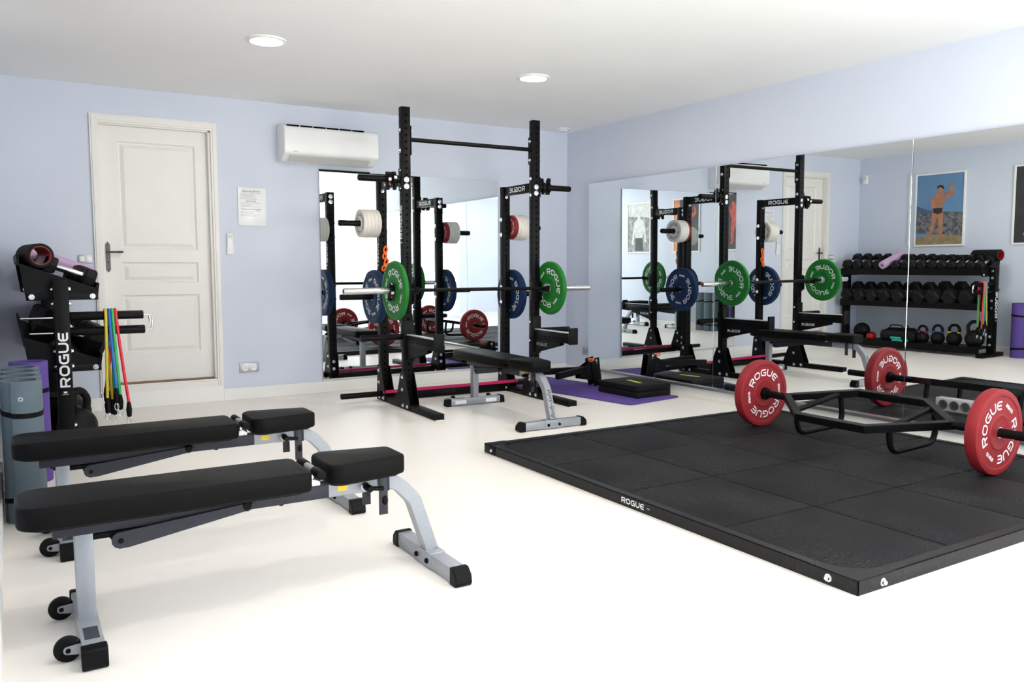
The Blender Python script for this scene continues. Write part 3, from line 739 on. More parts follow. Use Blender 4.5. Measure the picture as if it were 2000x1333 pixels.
# J cups
def jcup(u, label):
    t = thing('bar_cup', label, 'bar holder', RW_(u + sw / 2, 0, .905), RZ, group='bar cups on the squat rack')
    b = MB(); b.rbox(-.043, -.0375, -.03, sd * .6, -.06, .09, .002); b.rbox(.0375, .043, -.03, sd * .6, -.06, .09, .002)
    b.rbox(-.043, .043, -.012, -.0015, -.075, .10, .002)
    obj('bracket', b, 'black', t)
    poly = [(-.012, .012), (-.18, .012), (-.192, .062), (-.184, .066), (-.174, .032), (-.15, .0275), (-.012, .0275)]
    b = MB(); b.prism([(a, c) for a, c in poly], (0, 0, 0), (0, 1, 0), (0, 0, 1), (1, 0, 0), -.02, .02)
    obj('hook', b, 'blackm', t, bevel=.002)
    return t
jcup(0, 'black bar cup on the tall rack upright on the door side of the room')
jcup(W - sw, 'black bar cup on the tall rack upright on the mirror side of the room')

# spotter arms
def spotter(u, label):
    t = thing('spotter_arm', label, 'spotter arm', RW_(u + sw / 2, 0, 0), RZ, group='spotter arms on the squat rack')
    b = MB(); b.rbox(-.025, .025, -.555, -.012, .508, .590, .003); b.m = 1
    for sx in (-1, 1):
        for k in range(9): b.disc((sx * .0254, -.13 - k * .042, .545), (sx, 0, 0), .0075, 10)
    obj('beam', b, ['black', 'hole'], t)
    obj('wear_strip', MB().rbox(-.022, .022, -.555, -.012, .5902, .5985, .002), 'greyw', t)
    obj('end_plate', MB().rbox(-.040, .040, -.578, -.555, .503, .637, .004), 'black', t)
    b = MB(); b.rbox(-.043, .043, -.012, -.0015, .385, .705, .002)
    for sx in (-1, 1): b.rbox(min(sx * .0375, sx * .0435), max(sx * .0375, sx * .0435), -.012, sd * .7, .40, .70, .002)
    obj('bracket', b, 'black', t)
    b = MB()
    for sx in (-.022, .016): b.prism([(-.012, .507), (-.012, .395), (-.40, .485), (-.405, .507)], (sx, 0, 0), (0, 1, 0), (0, 0, 1), (1, 0, 0), 0, .006)
    o = obj('gusset', b, 'black', t)
    if u > .5:
        b = MB(); strokes(b, 'ROGUE', flat_fn((-.0226, -.13, .473), (0, -1, 0), (0, 0, 1), .026)); obj('lettering', b, 'inkg', o, ang=0)
    b = MB(); strokes(b, 'ROGUE', flat_fn((.0226, -.13, .473), (0, 1, 0), (0, 0, 1), .026)); obj('lettering', b, 'print', o, ang=0)
spotter(0, 'black spotter arm with end stop, on the upright nearer the door')
spotter(W - sw, 'black spotter arm with end stop, on the upright nearer the corner')

# barbell
by, bz, bxc = -1.36, .9475, -1.8415
bar = thing('barbell', 'long steel barbell with bright sleeves resting across the squat rack', 'barbell', (bxc, by, bz))
hl = 1.118
b = MB(); b.cyl((-.665, 0, 0), (.665, 0, 0), .0145, seg=18); obj('shaft', b, 'black', bar)
for s_ in (-1, 1):
    b = MB(); b.lathe([(.0, .690), (.0245, .690), (.0245, hl - .003), (.022, hl), (.017, hl), (.016, hl - .004), (0, hl - .004)], (0, 0, 0), (s_, 0, 0), 28); obj('sleeve', b, 'chrome', bar)
    b = MB(); b.lathe([(.0, .655), (.030, .655), (.037, .662), (.037, .690), (0, .690)], (0, 0, 0), (s_, 0, 0), 28); obj('sleeve_collar', b, 'silver', bar)
    b = MB(); b.cyl((s_ * (hl - .0035), 0, 0), (s_ * (hl - .0005), 0, 0), .016, seg=24); obj('end_cap', b, 'redin' if s_ > 0 else 'blackm', bar)
g1 = make_plate('weight_plate', .225, .036, 'green', 'green weight plate on the barbell sleeve nearer the door', kg='10KG', group='green weight plates')
place_plate(g1, (bxc - .690 - .018, by, bz), 66)
g2 = dup(g1, 'green weight plate on the barbell sleeve nearer the corner'); place_plate(g2, (bxc + .690 + .018, by, bz), 42)
b1 = make_plate('weight_plate', .225, .054, 'blue', 'blue weight plate on the lower rear peg nearer the door', kg='20KG', group='blue weight plates')
place_plate(b1, RW_(-.007 - .028, D + sd / 2, .877 - .0008), 12)
b2 = dup(b1, 'blue weight plate on the lower rear peg nearer the corner'); place_plate(b2, RW_(W + .007 + .028, D + sd / 2, .877 - .0008), -10)
# small plates
def small_plate(m, t, R, ink, kg, label, group):
    return make_plate('change_plate', R, t, m, label, 'small plate', kg=kg, ink=ink, group=group, lh=.027, lr=.072, small=True)
wproto = small_plate('cream', .0300, .1145, 'ink', '5KG', '', 'white small plates on the upper rear peg nearer the door')
names = ['innermost', 'second from the post', 'middle', 'fourth from the post', 'outermost']
for k in range(5):
    o = wproto if k == 0 else dup(wproto)
    o['label'] = 'white small weight plate, %s of five on the peg nearer the door' % names[k]
    place_plate(o, RW_(-.0072 - .0152 - k * .0302, D + sd / 2, 1.483), 200 + (k < 4) * 40 * k)
rp = small_plate('red', .036, .108, 'print', '2KG', 'red small weight plate beside white plates on the corner-side peg', None)
place_plate(rp, RW_(W + .0072 + .018, D + sd / 2, 1.483), -30)
names = ['innermost', 'second', 'third', 'outermost']
for k in range(4):
    o = dup(wproto); o['group'] = 'white small plates on the upper rear peg nearer the corner'
    o['label'] = 'white small weight plate, %s of four on the peg nearer the corner' % names[k]
    place_plate(o, RW_(W + .0072 + .0362 + .0152 + k * .0302, D + sd / 2, 1.483), 10 + 35 * k)

# collars
def collar(label, loc, ang=0, red=False, group='black locking collars'):
    t = thing('locking_collar', label, 'collar', loc, RZ, group)
    t.rotation_euler = (math.radians(ang), 0, RZ)
    b = MB(); ro = rr(-.042, .042, -.042, .042, .018)
    b.lathe([(.0255, -.017), (.040, -.017), (.043, -.012), (.043, .012), (.040, .017), (.0255, .017)], (0, 0, 0), (1, 0, 0), 28, closed=True)
    b.rbox(-.017, .017, -.022, .022, .030, .056, .004)
    obj('ring', b, 'blackm', t)
    b = MB(); b.rbox(-.013, .013, -.014, .014, -.082, -.036, .004); b.rbox(-.010, .010, -.030, -.012, -.066, -.040, .004)
    obj('lever', b, 'blackm', t)
    b = MB(); b.box(-.011, .011, -.0445, -.0425, -.009, .013); b.box(-.004, .004, -.016, .014, .0562, .0566)
    obj('badge', b, 'print', t)
    if red: obj('latch', MB().rbox(-.006, .006, -.042, -.030, -.045, -.02, .003), 'redin', t)
    return t
def post_pt(u, z=1.801): return RW_(u, sd / 2, z - .0008)
collar("black collar with red latch on the rack's door-side top post", post_pt(-.105), 8, True)
collar("plain black collar on the rack's door-side top post, next to the upright", post_pt(-.058), -14)
collar("black collar on the rack's corner-side top post, next to the upright", post_pt(W + .05), 160)
collar("black collar on the rack's corner-side top post, outer of two", post_pt(W + .096), 195)
c_ = collar('black collar with white marks locking the green plate on the barbell', (bxc - .690 - .036 - .019, by, bz), 25, True)

# pink band round the two base pegs
b = MB(); y_ = D - .035; zc = .064
P = []
for i in range(9): a = PI / 2 + PI * i / 8; P.append((-.030 + .030 * math.cos(a) * .9, y_, 0)); P[-1] = (-.024 + .028 * math.cos(a), y_ - .035 + 0 * a, zc + .028 * math.sin(a))
path = [RW_(u, v, z) for u, v, z in P]
P2 = [(W + .024 + .028 * math.cos(-PI / 2 + PI * i / 8), y_ - .035, zc + .028 * math.sin(-PI / 2 + PI * i / 8)) for i in range(9)]
# a flat loop lying in front of the cross member
loop = [RW_(*q) for q in P + P2]
b.sweep(loop, [(.004, .012), (-.004, .012), (-.004, -.012), (.004, -.012)], up=(0, 1, 0), closed=True)
b = MB()
hgt = .0125
b.sweep([RW_(-.012, y_ - .040, .078), RW_(.02, y_ - .050, .084), RW_(.3, y_ - .052, .0875), RW_(W * .5, y_ - .052, .088), RW_(W - .1, y_ - .052, .089), RW_(W + .03, y_ - .045, .090)], [(.010, hgt), (-.010, hgt), (-.010, -hgt), (.010, -hgt)], up=(0, 0, 1))
tag(obj('resistance_band', b, 'pink', ang=50), 'bright pink resistance band stretched along the base of the squat rack', 'band')
# orange clips on the rear upright
def clip(label, loc, tilt):
    t = thing('safety_pin', label, 'pin', loc, RZ, 'orange pins'); t.scale = (1.35, 1.2, 1.25); t.rotation_euler = (0, math.radians(tilt), RZ)
    b = MB()
    for cz, rz_ in ((.022, .018), (-.020, .016)):
        b.sweep([(rz_ * .62 * math.cos(2 * PI * i / 16), 0, cz + rz_ * 1.25 * math.sin(2 * PI * i / 16)) for i in range(16)], .006, closed=True)
    obj('loop', b, 'orange', t)
    b = MB(); b.cyl((0, -.004, 0), (0, .03, 0), .006); b.cyl((0, -.010, 0), (0, -.002, 0), .013); obj('pin', b, 'orange', t)
clip('orange looped pin on the rear upright by the door, upper one', RW_(sw * .62, D - .014, 1.240), 10)
clip('orange looped pin on the rear upright by the door, lower one', RW_(sw * .60, D - .014, 1.140), 24)

# ------------------------------------------------------------------ benches
def make_bench():
    t = thing('weight_bench', 'black padded weight bench with silver legs, the one standing farther from the dumbbell rack', 'bench', (-4.31, -4.36, 0), 0, 'adjustable weight benches')
    b = MB(); ol = roundpoly([(-.757, -.132), (.10, -.128), (.10, .128), (-.757, .132)], [.065, .03, .03, .065], 6)
    b.slab(ol, .378, .447, .011)
    o = obj('back_pad', b, 'vinyl', t, ang=60)
    b = MB(); b.slab(roundpoly([(-.735, -.112), (.080, -.110), (.080, .110), (-.735, .112)], [.06, .03, .03, .06], 6), .3715, .379, .002)
    obj('pad_board', b, 'blackm', t)
    b = MB(); b.slab(roundpoly([(.158, -.135), (.455, -.083), (.455, .083), (.158, .135)], [.05, .03, .03, .05], 6), .386, .457, .011)
    obj('seat_pad', b, 'vinyl', t, ang=60)
    b = MB(); b.slab(roundpoly([(.172, -.112), (.438, -.068), (.438, .068), (.172, .112)], [.04, .03, .03, .04], 6), .379, .3895, .003)
    obj('seat_board', b, 'blackm', t)
    b = MB(); b.rbox(-.665, .185, -.027, .027, .322, .371, .003)
    o = obj('back_frame', b, 'navy', t)
    b = Bolts()
    for xx in (-.62, .02): b.cap((xx, -.012, .322), (0, 0, -1), .009, .006)
    b.cap((-.10, -.027, .340), (0, -1, 0), .019, .016)
    b.build(o, 'blackm')
    # front leg: one bent box tube
    pts = [(-.40, 0, .346), (.20, 0, .346), (.375, 0, .3455), (.43, 0, .338), (.478, 0, .312), (.510, 0, .272), (.535, 0, .215), (.583, 0, .060)]
    b = MB(); w, h = .0255, .0255
    b.sweep([(.15, 0, .347)] + arcpts([(.20, 0, .347), (.44, 0, .347), (.515, 0, .265), (.585, 0, .06)], .10, 8), [(w, h), (-w, h), (-w, -h), (w, -h)], up=(0, 1, 0))
    o = obj('front_leg', b, 'silver', t, bevel=.004)
    b = MB(); d = (Vector((.585, 0, .06)) - Vector((.515, 0, .265))).normalized(); nrm = Vector((-d.z, 0, d.x)); nrm = nrm if nrm.x > 0 else -nrm
    font_mesh(b, 'Body-Solid', Vector((.552, 0, .158)) + nrm * .0264, -d, Vector((0, -1, 0)), .046, shear=.35)
    obj('lettering', b, 'ink', o, ang=0)
    obj('yellow_label', MB().box(.215, .252, -.0268, -.0255, .340, .362), 'yellow', o)
    # front foot
    b = MB(); b.rbox(.555, .613, -.235, .235, .006, .060, .003)
    o = obj('front_foot', b, 'silver', t)
    obj('sleeve', MB().rbox(.552, .616, -.07, .07, .004, .0635, .002), 'silver', o)
    for sy in (-1, 1):
        b = MB(); pl = [(sy * .228, .0), (sy * .228, .064), (sy * .252, .064), (sy * .276, .040), (sy * .280, .012), (sy * .272, 0)]
        b.prism(pl, (.551, 0, 0), (0, 1, 0), (0, 0, 1), (1, 0, 0), 0, .066); obj('end_cap', b, 'blackm', o, bevel=.004)
    b = Bolts()
    for sx, x in ((-1, .552), (1, .616)):
        for yy in (-.045, .045): b.cap((x, yy, .030), (sx, 0, 0))
    b.build(o, 'blackm')
    # rear post and foot
    b = MB(); b.rbox(-.608, -.557, -.0255, .0255, .05, .325, .003); obj('rear_post', b, 'silver', t)
    b = MB(); b.rbox(-.612, -.552, -.235, .235, .006, .060, .003)
    o = obj('rear_foot', b, 'silver', t)
    for sy in (-1, 1):
        b = MB(); pl = [(sy * .225, .0), (sy * .225, .064), (sy * .252, .062), (sy * .262, .056), (sy * .268, .010), (sy * .262, 0)]
        b.prism(pl, (-.616, 0, 0), (0, 1, 0), (0, 0, 1), (1, 0, 0), 0, .068); obj('end_cap', b, 'blackm', o, bevel=.004)
    for ya in (-.19, .09): obj('paper_label', MB().box(-.552, -.5512, ya, ya + .10, .016, .046), 'print', o)
    b = MB(); b.box(-.602, -.562, -.185, -.095, .0602, .0608)
    obj('dark_label', b, 'navy', o)
    for yy in (-.165, .165):
        b = MB(); b.lathe([(.008, -.011), (.030, -.011), (.0365, -.007), (.0375, 0), (.0365, .007), (.030, .011), (.008, .011)], (-.645, yy, .0375), (0, 1, 0), 28)
        o = obj('wheel', b, 'blackm', t)
        b = MB()
        for sy in (-.0165, .0135):
            pl = [(-.612, .020), (-.612, .052), (-.645, .049)] + [(-.645 + .0125 * math.cos(a), .0375 + .0125 * math.sin(a)) for a in (2.2, 2.8, 3.5, 4.1)] + [(-.645, .025)]
            b.prism(pl, (0, yy + sy, 0), (1, 0, 0), (0, 0, 1), (0, 1, 0), 0, .003)
        b.m = 1; b.cyl((-.645, yy - .019, .0375), (-.645, yy + .019, .0375), .007)
        obj('fork', b, ['silver', 'blackm'], o)
    # support strut
    b = MB(); pl = [(-.478, .318), (-.10, .350), (-.075, .345), (-.075, .328), (-.46, .266)] + [(-.482 + .027 * math.cos(a), .292 + .027 * math.sin(a)) for a in [math.radians(q) for q in (285, 260, 230, 200, 170, 140, 110)]]
    for sy in (-.040, .034): b.prism(pl, (0, sy, 0), (1, 0, 0), (0, 0, 1), (0, 1, 0), 0, .006)
    b.prism([(-.47, .272), (-.09, .331), (-.09, .335), (-.47, .276)], (0, 0, 0), (1, 0, 0), (0, 0, 1), (0, 1, 0), -.036, .036)
    o = obj('support_strut', b, 'navy', t, bevel=.001)
    b = MB(); b.cyl((-.482, -.043, .290), (-.482, .043, .290), .008); obj('pivot_bolt', b, 'blackm', o)
    b = MB(); b.rbox(-.56, -.44, -.020, .020, .300, .318, .003); obj('adjust_track', b, 'blackm', t)
    # seat ladder plates and pull pin
    b = MB()
    b.rbox(.368, .402, -.036, -.030, .232, .378, .002); b.rbox(.330, .362, .030, .036, .258, .378, .002); b.rbox(.404, .412, -.03, .03, .316, .378, .002)
    o = obj('seat_bracket', b, 'navy', t)
    b = MB(); b.lathe([(.016, 0), (.016, .004), (.012, .008)], (.318, -.0255, .345), (0, -1, 0), 18); b.m = 1
    b.lathe([(.011, .006), (.013, .02), (.013, .05), (.010, .056), (0, .056)], (.318, -.0255, .345), (0, -1, 0), 18); b.cyl((.315, -.062, .345), (.372, -.066, .338), .008); obj('pull_pin', b, ['steel', 'blackm'], o)
    b = MB(); b.ball((.39, -.038, .285), .011, 1, .6, 1.6); obj('stop_knob', b, 'blackm', o)
    # roller between the pads
    b = MB(); b.cyl((.129, -.05, .430), (.129, .05, .430), .0125, seg=18); b.m = 1
    for s_ in (-1, 1): b.rcyl((.129, s_ * .042, .430), (.129, s_ * .118, .430), .0165, .004)
    obj('roller_handle', b, ['silver', 'blackm'], t)
    b = MB(); b.rbox(.104, .154, -.026, .026, .370, .394, .003); b.rbox(.122, .136, -.018, .018, .39, .42, .003); obj('hinge_block', b, 'steel', t)
    return t
bench = make_bench()
bn2 = dup(bench, 'black padded weight bench with silver legs, the one standing beside the rolled mats'); bn2.location = (-4.313, -3.355, 0)
bn3 = dup(bench, 'black padded weight bench with silver legs standing inside the squat rack'); bn3.location = (-1.829, -1.845, 0); bn3.rotation_euler = (0, 0, math.radians(-91.4))

# ------------------------------------------------------------------ lifting platform
px0, px1, py0, py1, ph = -2.612, -.135, -5.420, -2.835, .0545
pf = thing('lifting_platform', 'black rubber lifting platform in a steel frame on the pale floor', 'platform', ((px0 + px1) / 2, (py0 + py1) / 2, 0))
ox, oy = pf.location.x, pf.location.y
b = MB(); fw = .045
def lx(x): return x - ox
def ly(y): return y - oy
th = .004
b.box(lx(px0), lx(px0) + th, ly(py0) + .003, ly(py1) - .003, 0, ph); b.box(lx(px1) - th, lx(px1), ly(py0) + .003, ly(py1) - .003, 0, ph)
b.box(lx(px0) + .003, lx(px1) - .003, ly(py0), ly(py0) + th, 0, ph); b.box(lx(px0) + .003, lx(px1) - .003, ly(py1) - th, ly(py1), 0, ph)
b.box(lx(px0), lx(px0) + fw, ly(py0), ly(py1), ph - th, ph); b.box(lx(px1) - fw, lx(px1), ly(py0), ly(py1), ph - th, ph)
b.box(lx(px0) + fw, lx(px1) - fw, ly(py0), ly(py0) + fw, ph - th, ph); b.box(lx(px0) + fw, lx(px1) - fw, ly(py1) - fw, ly(py1), ph - th, ph)
for cx_, cy_, a, d in ((px0, py0, 1, 1), (px1, py0, -1, 1), (px0, py1, 1, -1), (px1, py1, -1, -1)):   # round inner corner plates
    q = [(0, 0), (.20, 0)] + [(.20, fw)] + [(.045 + .155 - .155 * math.sin(t) * 1.0, fw + .155 - .155 * math.cos(t)) for t in [PI / 2 * k / 8 for k in range(1, 9)]] + [(fw, .20), (0, .20)]
    b.prism(q, (lx(cx_), ly(cy_), ph - th), (a, 0, 0), (0, d, 0), (0, 0, 1), 0, th + .0004)
b.m = 1; b.box(lx(px0) - .0003, lx(px0) + .006, ly(py0) - .0003, ly(py0) + .0015, .004, ph - .003)
fr_ = obj('steel_frame', b, ['frameblk', 'hole'], pf, bevel=.0025)
b = MB()
for k in range(4):
    for j in range(4):
        x = -2.597 + k * .6125; y = -5.368 + j * .6255; g = .0034
        b.rbox(lx(max(x, px0 + .006)) + g, lx(min(x + .6125, px1 - .006)) - g, ly(max(y, py0 + .006) if j else py0 + .006) + g, ly(y + .6255 if j < 3 else py1 - .006) - g, .002, ph - .005, .004, 2)
obj('rubber_floor', b, 'rubber', pf)
b = Bolts()
for yy in (-2.925, -5.30): b.hexbolt((lx(px0), ly(yy), .027), (-1, 0, 0), .010, .012)
for xx in (-2.475, -.27): b.hexbolt((lx(xx), ly(py0), .024), (0, -1, 0), .010, .012)
b.build(pf, 'steel')
b = MB(); strokes(b, 'ROGUE', flat_fn((lx(px0) - .0006, ly(-4.225), .029), (0, -1, 0), (0, 0, 1), .026), th=.2, gap=.16)
obj('lettering', b, 'print', pf, ang=0)
obj('small_print', MB().box(lx(px0) - .0007, lx(px0) - .0003, ly(-4.345), ly(-4.325), .026, .031), 'inkg', pf, ang=0)
b = MB(); b.rbox(lx(px0) - .003, lx(px0) + .14, ly(py1) - .075, ly(py1) + .003, ph - .001, ph + .0025, .001); b.rbox(lx(px0) - .003, lx(px0) + .002, ly(py1) - .125, ly(py1) + .003, .002, ph + .0025, .001)
obj('corner_sleeve', b, 'black', pf)

# ------------------------------------------------------------------ hex bar
hx, hy, hz, phi = -.717, -4.075, ph - .005 + .225, .165
hb = thing('hex_bar', 'black hexagonal lifting bar with two red plates lying on the platform', 'hex bar', (hx, hy, hz))
c, s_ = math.cos(phi), math.sin(phi)
def HB(x, y, z=0): return Vector((c * x - s_ * z, y, s_ * x + c * z))
Lh, ah, jh = .293, .228, .555
q = .0222
hexp = [HB(0, jh), HB(Lh, ah), HB(Lh, -ah), HB(0, -jh), HB(-Lh, -ah), HB(-Lh, ah)]
b = MB(); b.sweep(hexp, [(q, q), (-q, q), (-q, -q), (q, -q)], up=HB(0, 0, 1), closed=True)
obj('hex_frame', b, 'black', hb, bevel=.003)
for sg in (1, -1):
    b = MB(); b.cyl((0, sg * (jh - .01), 0), (0, sg * .735, 0), .024, seg=20); b.lathe([(.024, .72), (.040, .722), (.042, .73), (.042, .742), (.026, .745)], (0, 0, 0), (0, sg, 0), 28)
    b.cyl((0, sg * .745, 0), (0, sg * 1.09, 0), .0245, seg=20)
    obj('sleeve', b, 'blackm', hb)
    yg = sg * .315
    xg = Lh * .93
    b = MB(); b.cyl(HB(-xg * .86, yg), HB(xg * .86, yg), .0168, seg=18); obj('grip', b, 'blackm', hb)
    b = MB(); b.sweep(arcpts([HB(-.205, yg, -.005), HB(-.205, yg, -.150), HB(.225, yg, -.205), HB(.225, yg, -.005)], .085, 8), .0172, up=None)
    obj('drop_handle', b, 'black', hb)
b = MB(); b.rbox(-.07, .07, -.025, .025, -.024, .024, .004)
b = MB(); b.T = Matrix.Translation(HB(Lh, 0)) @ Matrix.Rotation(-phi, 4, 'Y'); b.rbox(-.024, .024, -.05, .05, -.024, .024, .004)
obj('balance_pad', b, 'blackm', hb)
r1 = make_plate('weight_plate', .225, .066, 'red', 'red weight plate on the hex bar in front of the triple socket', kg='25KG', group='red weight plates')
place_plate(r1, (hx, hy - .742 - .0335, hz), 145, 'y')
r2 = dup(r1, 'red weight plate on the hex bar, on the side towards the foam blocks'); place_plate(r2, (hx, hy + .742 + .0335, hz), 97, 'y')

# ------------------------------------------------------------------ mat, foam blocks, dip attachment
b = MB(); b.slab(roundpoly([(-.325, -.875), (.325, -.875), (.325, .875), (-.325, .875)], .04, 5), .0005, .0125, .004)
pm = obj('exercise_mat', b, 'purple', ang=40); pm.location = (-.600, -1.085, 0); pm.rotation_euler = (0, 0, math.radians(9.6))
tag(pm, 'purple exercise mat spread on the floor under the foam blocks', 'mat')
for k, lab in enumerate(('black foam block lying on the purple mat, lower of two', 'black foam block with yellow print, on top of the other')):
    t = thing('foam_block', lab, 'foam block', (-.365, -1.555, .0128 + k * .0525), math.radians(2.5), 'stacked foam blocks')
    b = MB(); b.rbox(-.198, .198, -.255, .255, 0, .052, .008, 3); obj('block', b, 'foamblk', t)
    if k:
        b = MB(); b.T = Matrix.Rotation(math.radians(-12), 4, 'Z')
        for i in range(7): b.box(-.012, .016, -.118 + i * .032, -.118 + i * .032 + .026, .0522, .0526)
        b.box(-.022, -.014, -.118, .10, .0522, .0526); obj('print', b, 'lime', t, ang=0)
t = thing('dip_attachment', 'black steel rack attachment with two handles standing on the purple mat', 'dip handle', (-.385, -.985, .0125), math.radians(4))
b = MB()
b.T = Matrix.Rotation(math.radians(-9), 4, 'Y')
for yy in (-.045, .039): b.rbox(-.02, .075, yy, yy + .006, 0.001, .262, .002)
b.rbox(-.024, -.018, -.045, .045, .03, .262, .002)
obj('channel', b, 'black', t)
b = MB(); b.T = Matrix.Rotation(math.radians(-9), 4, 'Y'); b.cyl((.03, -.055, .240), (.03, .055, .240), .011); b.cyl((.03, -.055, .215), (.03, .055, .215), .005); obj('cross_pin', b, 'steel', t)
b = MB(); b.T = Matrix.Rotation(math.radians(-9), 4, 'Y')
for yy in (-.036, .030): b.prism([(-.022, .235), (-.022, .060), (-.17, .105), (-.17, .185)], (0, yy, 0), (1, 0, 0), (0, 0, 1), (0, 1, 0), 0, .006)
obj('gusset', b, 'black', t)
for sg, L in ((-1, .46), (1, .60)):
    b = MB(); e = (-.14 - L * .95, sg * .16 + (.03 if sg > 0 else -.02), .150); st = (-.10, sg * .012, .158)
    b.sweep([st, (-.2, sg * .03, .156), e], [(.022, .028), (-.022, .028), (-.022, -.028), (.022, -.028)], up=(0, 0, 1)); obj('handle', b, 'black', t, bevel=.003)
b = MB(); b.sweep([(-.03 + .012 * math.cos(2 * PI * i / 14) * 2 - .045, -.050, .248 + .012 * math.sin(2 * PI * i / 14) - .004 * math.cos(2 * PI * i / 14)) for i in range(14)], .0065, closed=True); b.cyl((-.035, -.05, .25), (-.035, .0, .25), .007); b.ball((-.05, -.05, .252), .013)
obj('orange_pin', b, 'orange', t)

# ------------------------------------------------------------------ rolled mats
def rolled(m, r_in, r_out, pitch, h, label, loc, rot, group, flap=True, rough=False):
    t = thing('rolled_mat', label, 'rolled mat', loc, rot, group)
    b = MB(); n = int((r_out - r_in) / pitch * 40) + 1; th = pitch * .88
    pts = []
    for i in range(n + 1):
        r = r_in + pitch * i / 40; pts.append((2 * PI * (n - i) / 40, r))
    vs = []
    for a, r in pts:
        for rr_ in (r - th, r):
            for z in (0, h): vs.append((rr_ * math.cos(a), rr_ * math.sin(a), z))
    fs = []
    for i in range(n):
        k = i * 4; fs += [(k, k + 4, k + 5, k + 1), (k + 2, k + 3, k + 7, k + 6), (k + 1, k + 5, k + 7, k + 3), (k, k + 2, k + 6, k + 4)]
    fs += [(0, 1, 3, 2), (n * 4, n * 4 + 2, n * 4 + 3, n * 4 + 1)]
    b.add(vs, fs); obj('roll', b, m, t, ang=45)
    for z, tilt in ((h * .78, -.012), (h * .16, .010)):
        b = MB(); v2 = []; f2 = []; N = 40
        for i in range(N):
            a = 2 * PI * i / N; dz = tilt * math.cos(a - .9); R = r_out - pitch * a / (2 * PI) + .0012
            for rr_ in (R - .002, R + .001):
                for zz in (z - .011, z + .011): v2.append((rr_ * math.cos(a), rr_ * math.sin(a), zz + dz))
        for i in range(N):
            k, l = i * 4, ((i + 1) % N) * 4; f2 += [(k, l, l + 1, k + 1), (k + 2, k + 3, l + 3, l + 2), (k + 1, l + 1, l + 3, k + 3), (k, k + 2, l + 2, l)]
        b.add(v2, f2); obj('strap', b, 'blackm', t)
    if flap:
        a = .42; b = MB(); b.lathe([(.005, 0), (.010, 0), (.010, .002), (.005, .002)], ((r_out - .0008) * math.cos(a), (r_out - .0008) * math.sin(a), h - .075), (math.cos(a), math.sin(a), 0), 18, closed=True); obj('eyelet', b, 'steel', t)
    return t
rolled('purple', .070, .096, .012, .635, 'purple rolled exercise mat standing next to the dumbbell rack', (-4.980, -2.160, 0), -1.9, None, flap=False)
gl = ['grey rolled mat standing next to the purple one', 'grey rolled mat, second one from the purple mat', 'grey rolled mat, third one from the purple mat', 'grey rolled mat with visible eyelet, at the end of the row by the benches']
gp = None
for k, (x, y, rot) in enumerate(((-5.020, -2.374, -1.9), (-5.022, -2.554, -2.2), (-5.023, -2.734, -1.7), (-5.024, -2.914, -2.02))):
    if gp is None: gp = rolled('greymat', .068, .0875, .0105, .63, gl[0], (x, y, 0), rot, 'grey rolled mats'); o = gp
    else: o = dup(gp, gl[k])
    o.location = (x, y, 0); o.rotation_euler = (0, 0, rot)

# ------------------------------------------------------------------ dumbbell rack
dy0, dy1 = -1.975, -.035     # near end, far end
dk = thing('dumbbell_rack', 'black three tier dumbbell rack against the wall beside the door', 'dumbbell rack', (-4.80, (dy0 + dy1) / 2, 0))
ox, oy = dk.location.x, dk.location.y
for k, (ya, yb) in enumerate(((dy0, dy0 + .076), (dy1 - .076, dy1))):
    b = MB(); b.rbox(-.040, .036, ya - oy, yb - oy, .048, 1.055, .004); b.m = 1
    o = obj('upright', b, ['black', 'hole'], dk)
    if k == 0:
        b = MB(); strokes(b, 'ROGUE', flat_fn((-.002, ya - oy - .0009, .615), (0, 0, 1), (-1, 0, 0), .050), th=.21, gap=.14)
        obj('lettering', b, 'print', o, ang=0); b = MB()
        b.box(-.012, .006, ya - oy - .001, ya - oy - .0004, .428, .438); b.box(-.02, .014, ya - oy - .001, ya - oy - .0004, .420, .4215)
        obj('small_print', b, 'print', o, ang=0)
        b = Bolts()
        for z in (1.005, .925, .660, .575): b.hexbolt((.036, ya - oy + .038, z), (1, 0, 0), .011, .010); b.hexbolt((-.040, ya - oy + .038, z), (-1, 0, 0), .009, .008)
        for z in (.24, .14): b.hexbolt((.036, ya - oy + .038, z), (1, 0, 0), .011, .010)
        b.build(o, 'steel')
    obj('foot', MB().rbox(-.21, .26, ya - oy, yb - oy, 0, .048, .003), 'black', dk)
slope = -.375
def tray_z(x, zf): return zf + slope * (x - .19)       # zf: height of the tray's front edge (local x .19)
tiers = []
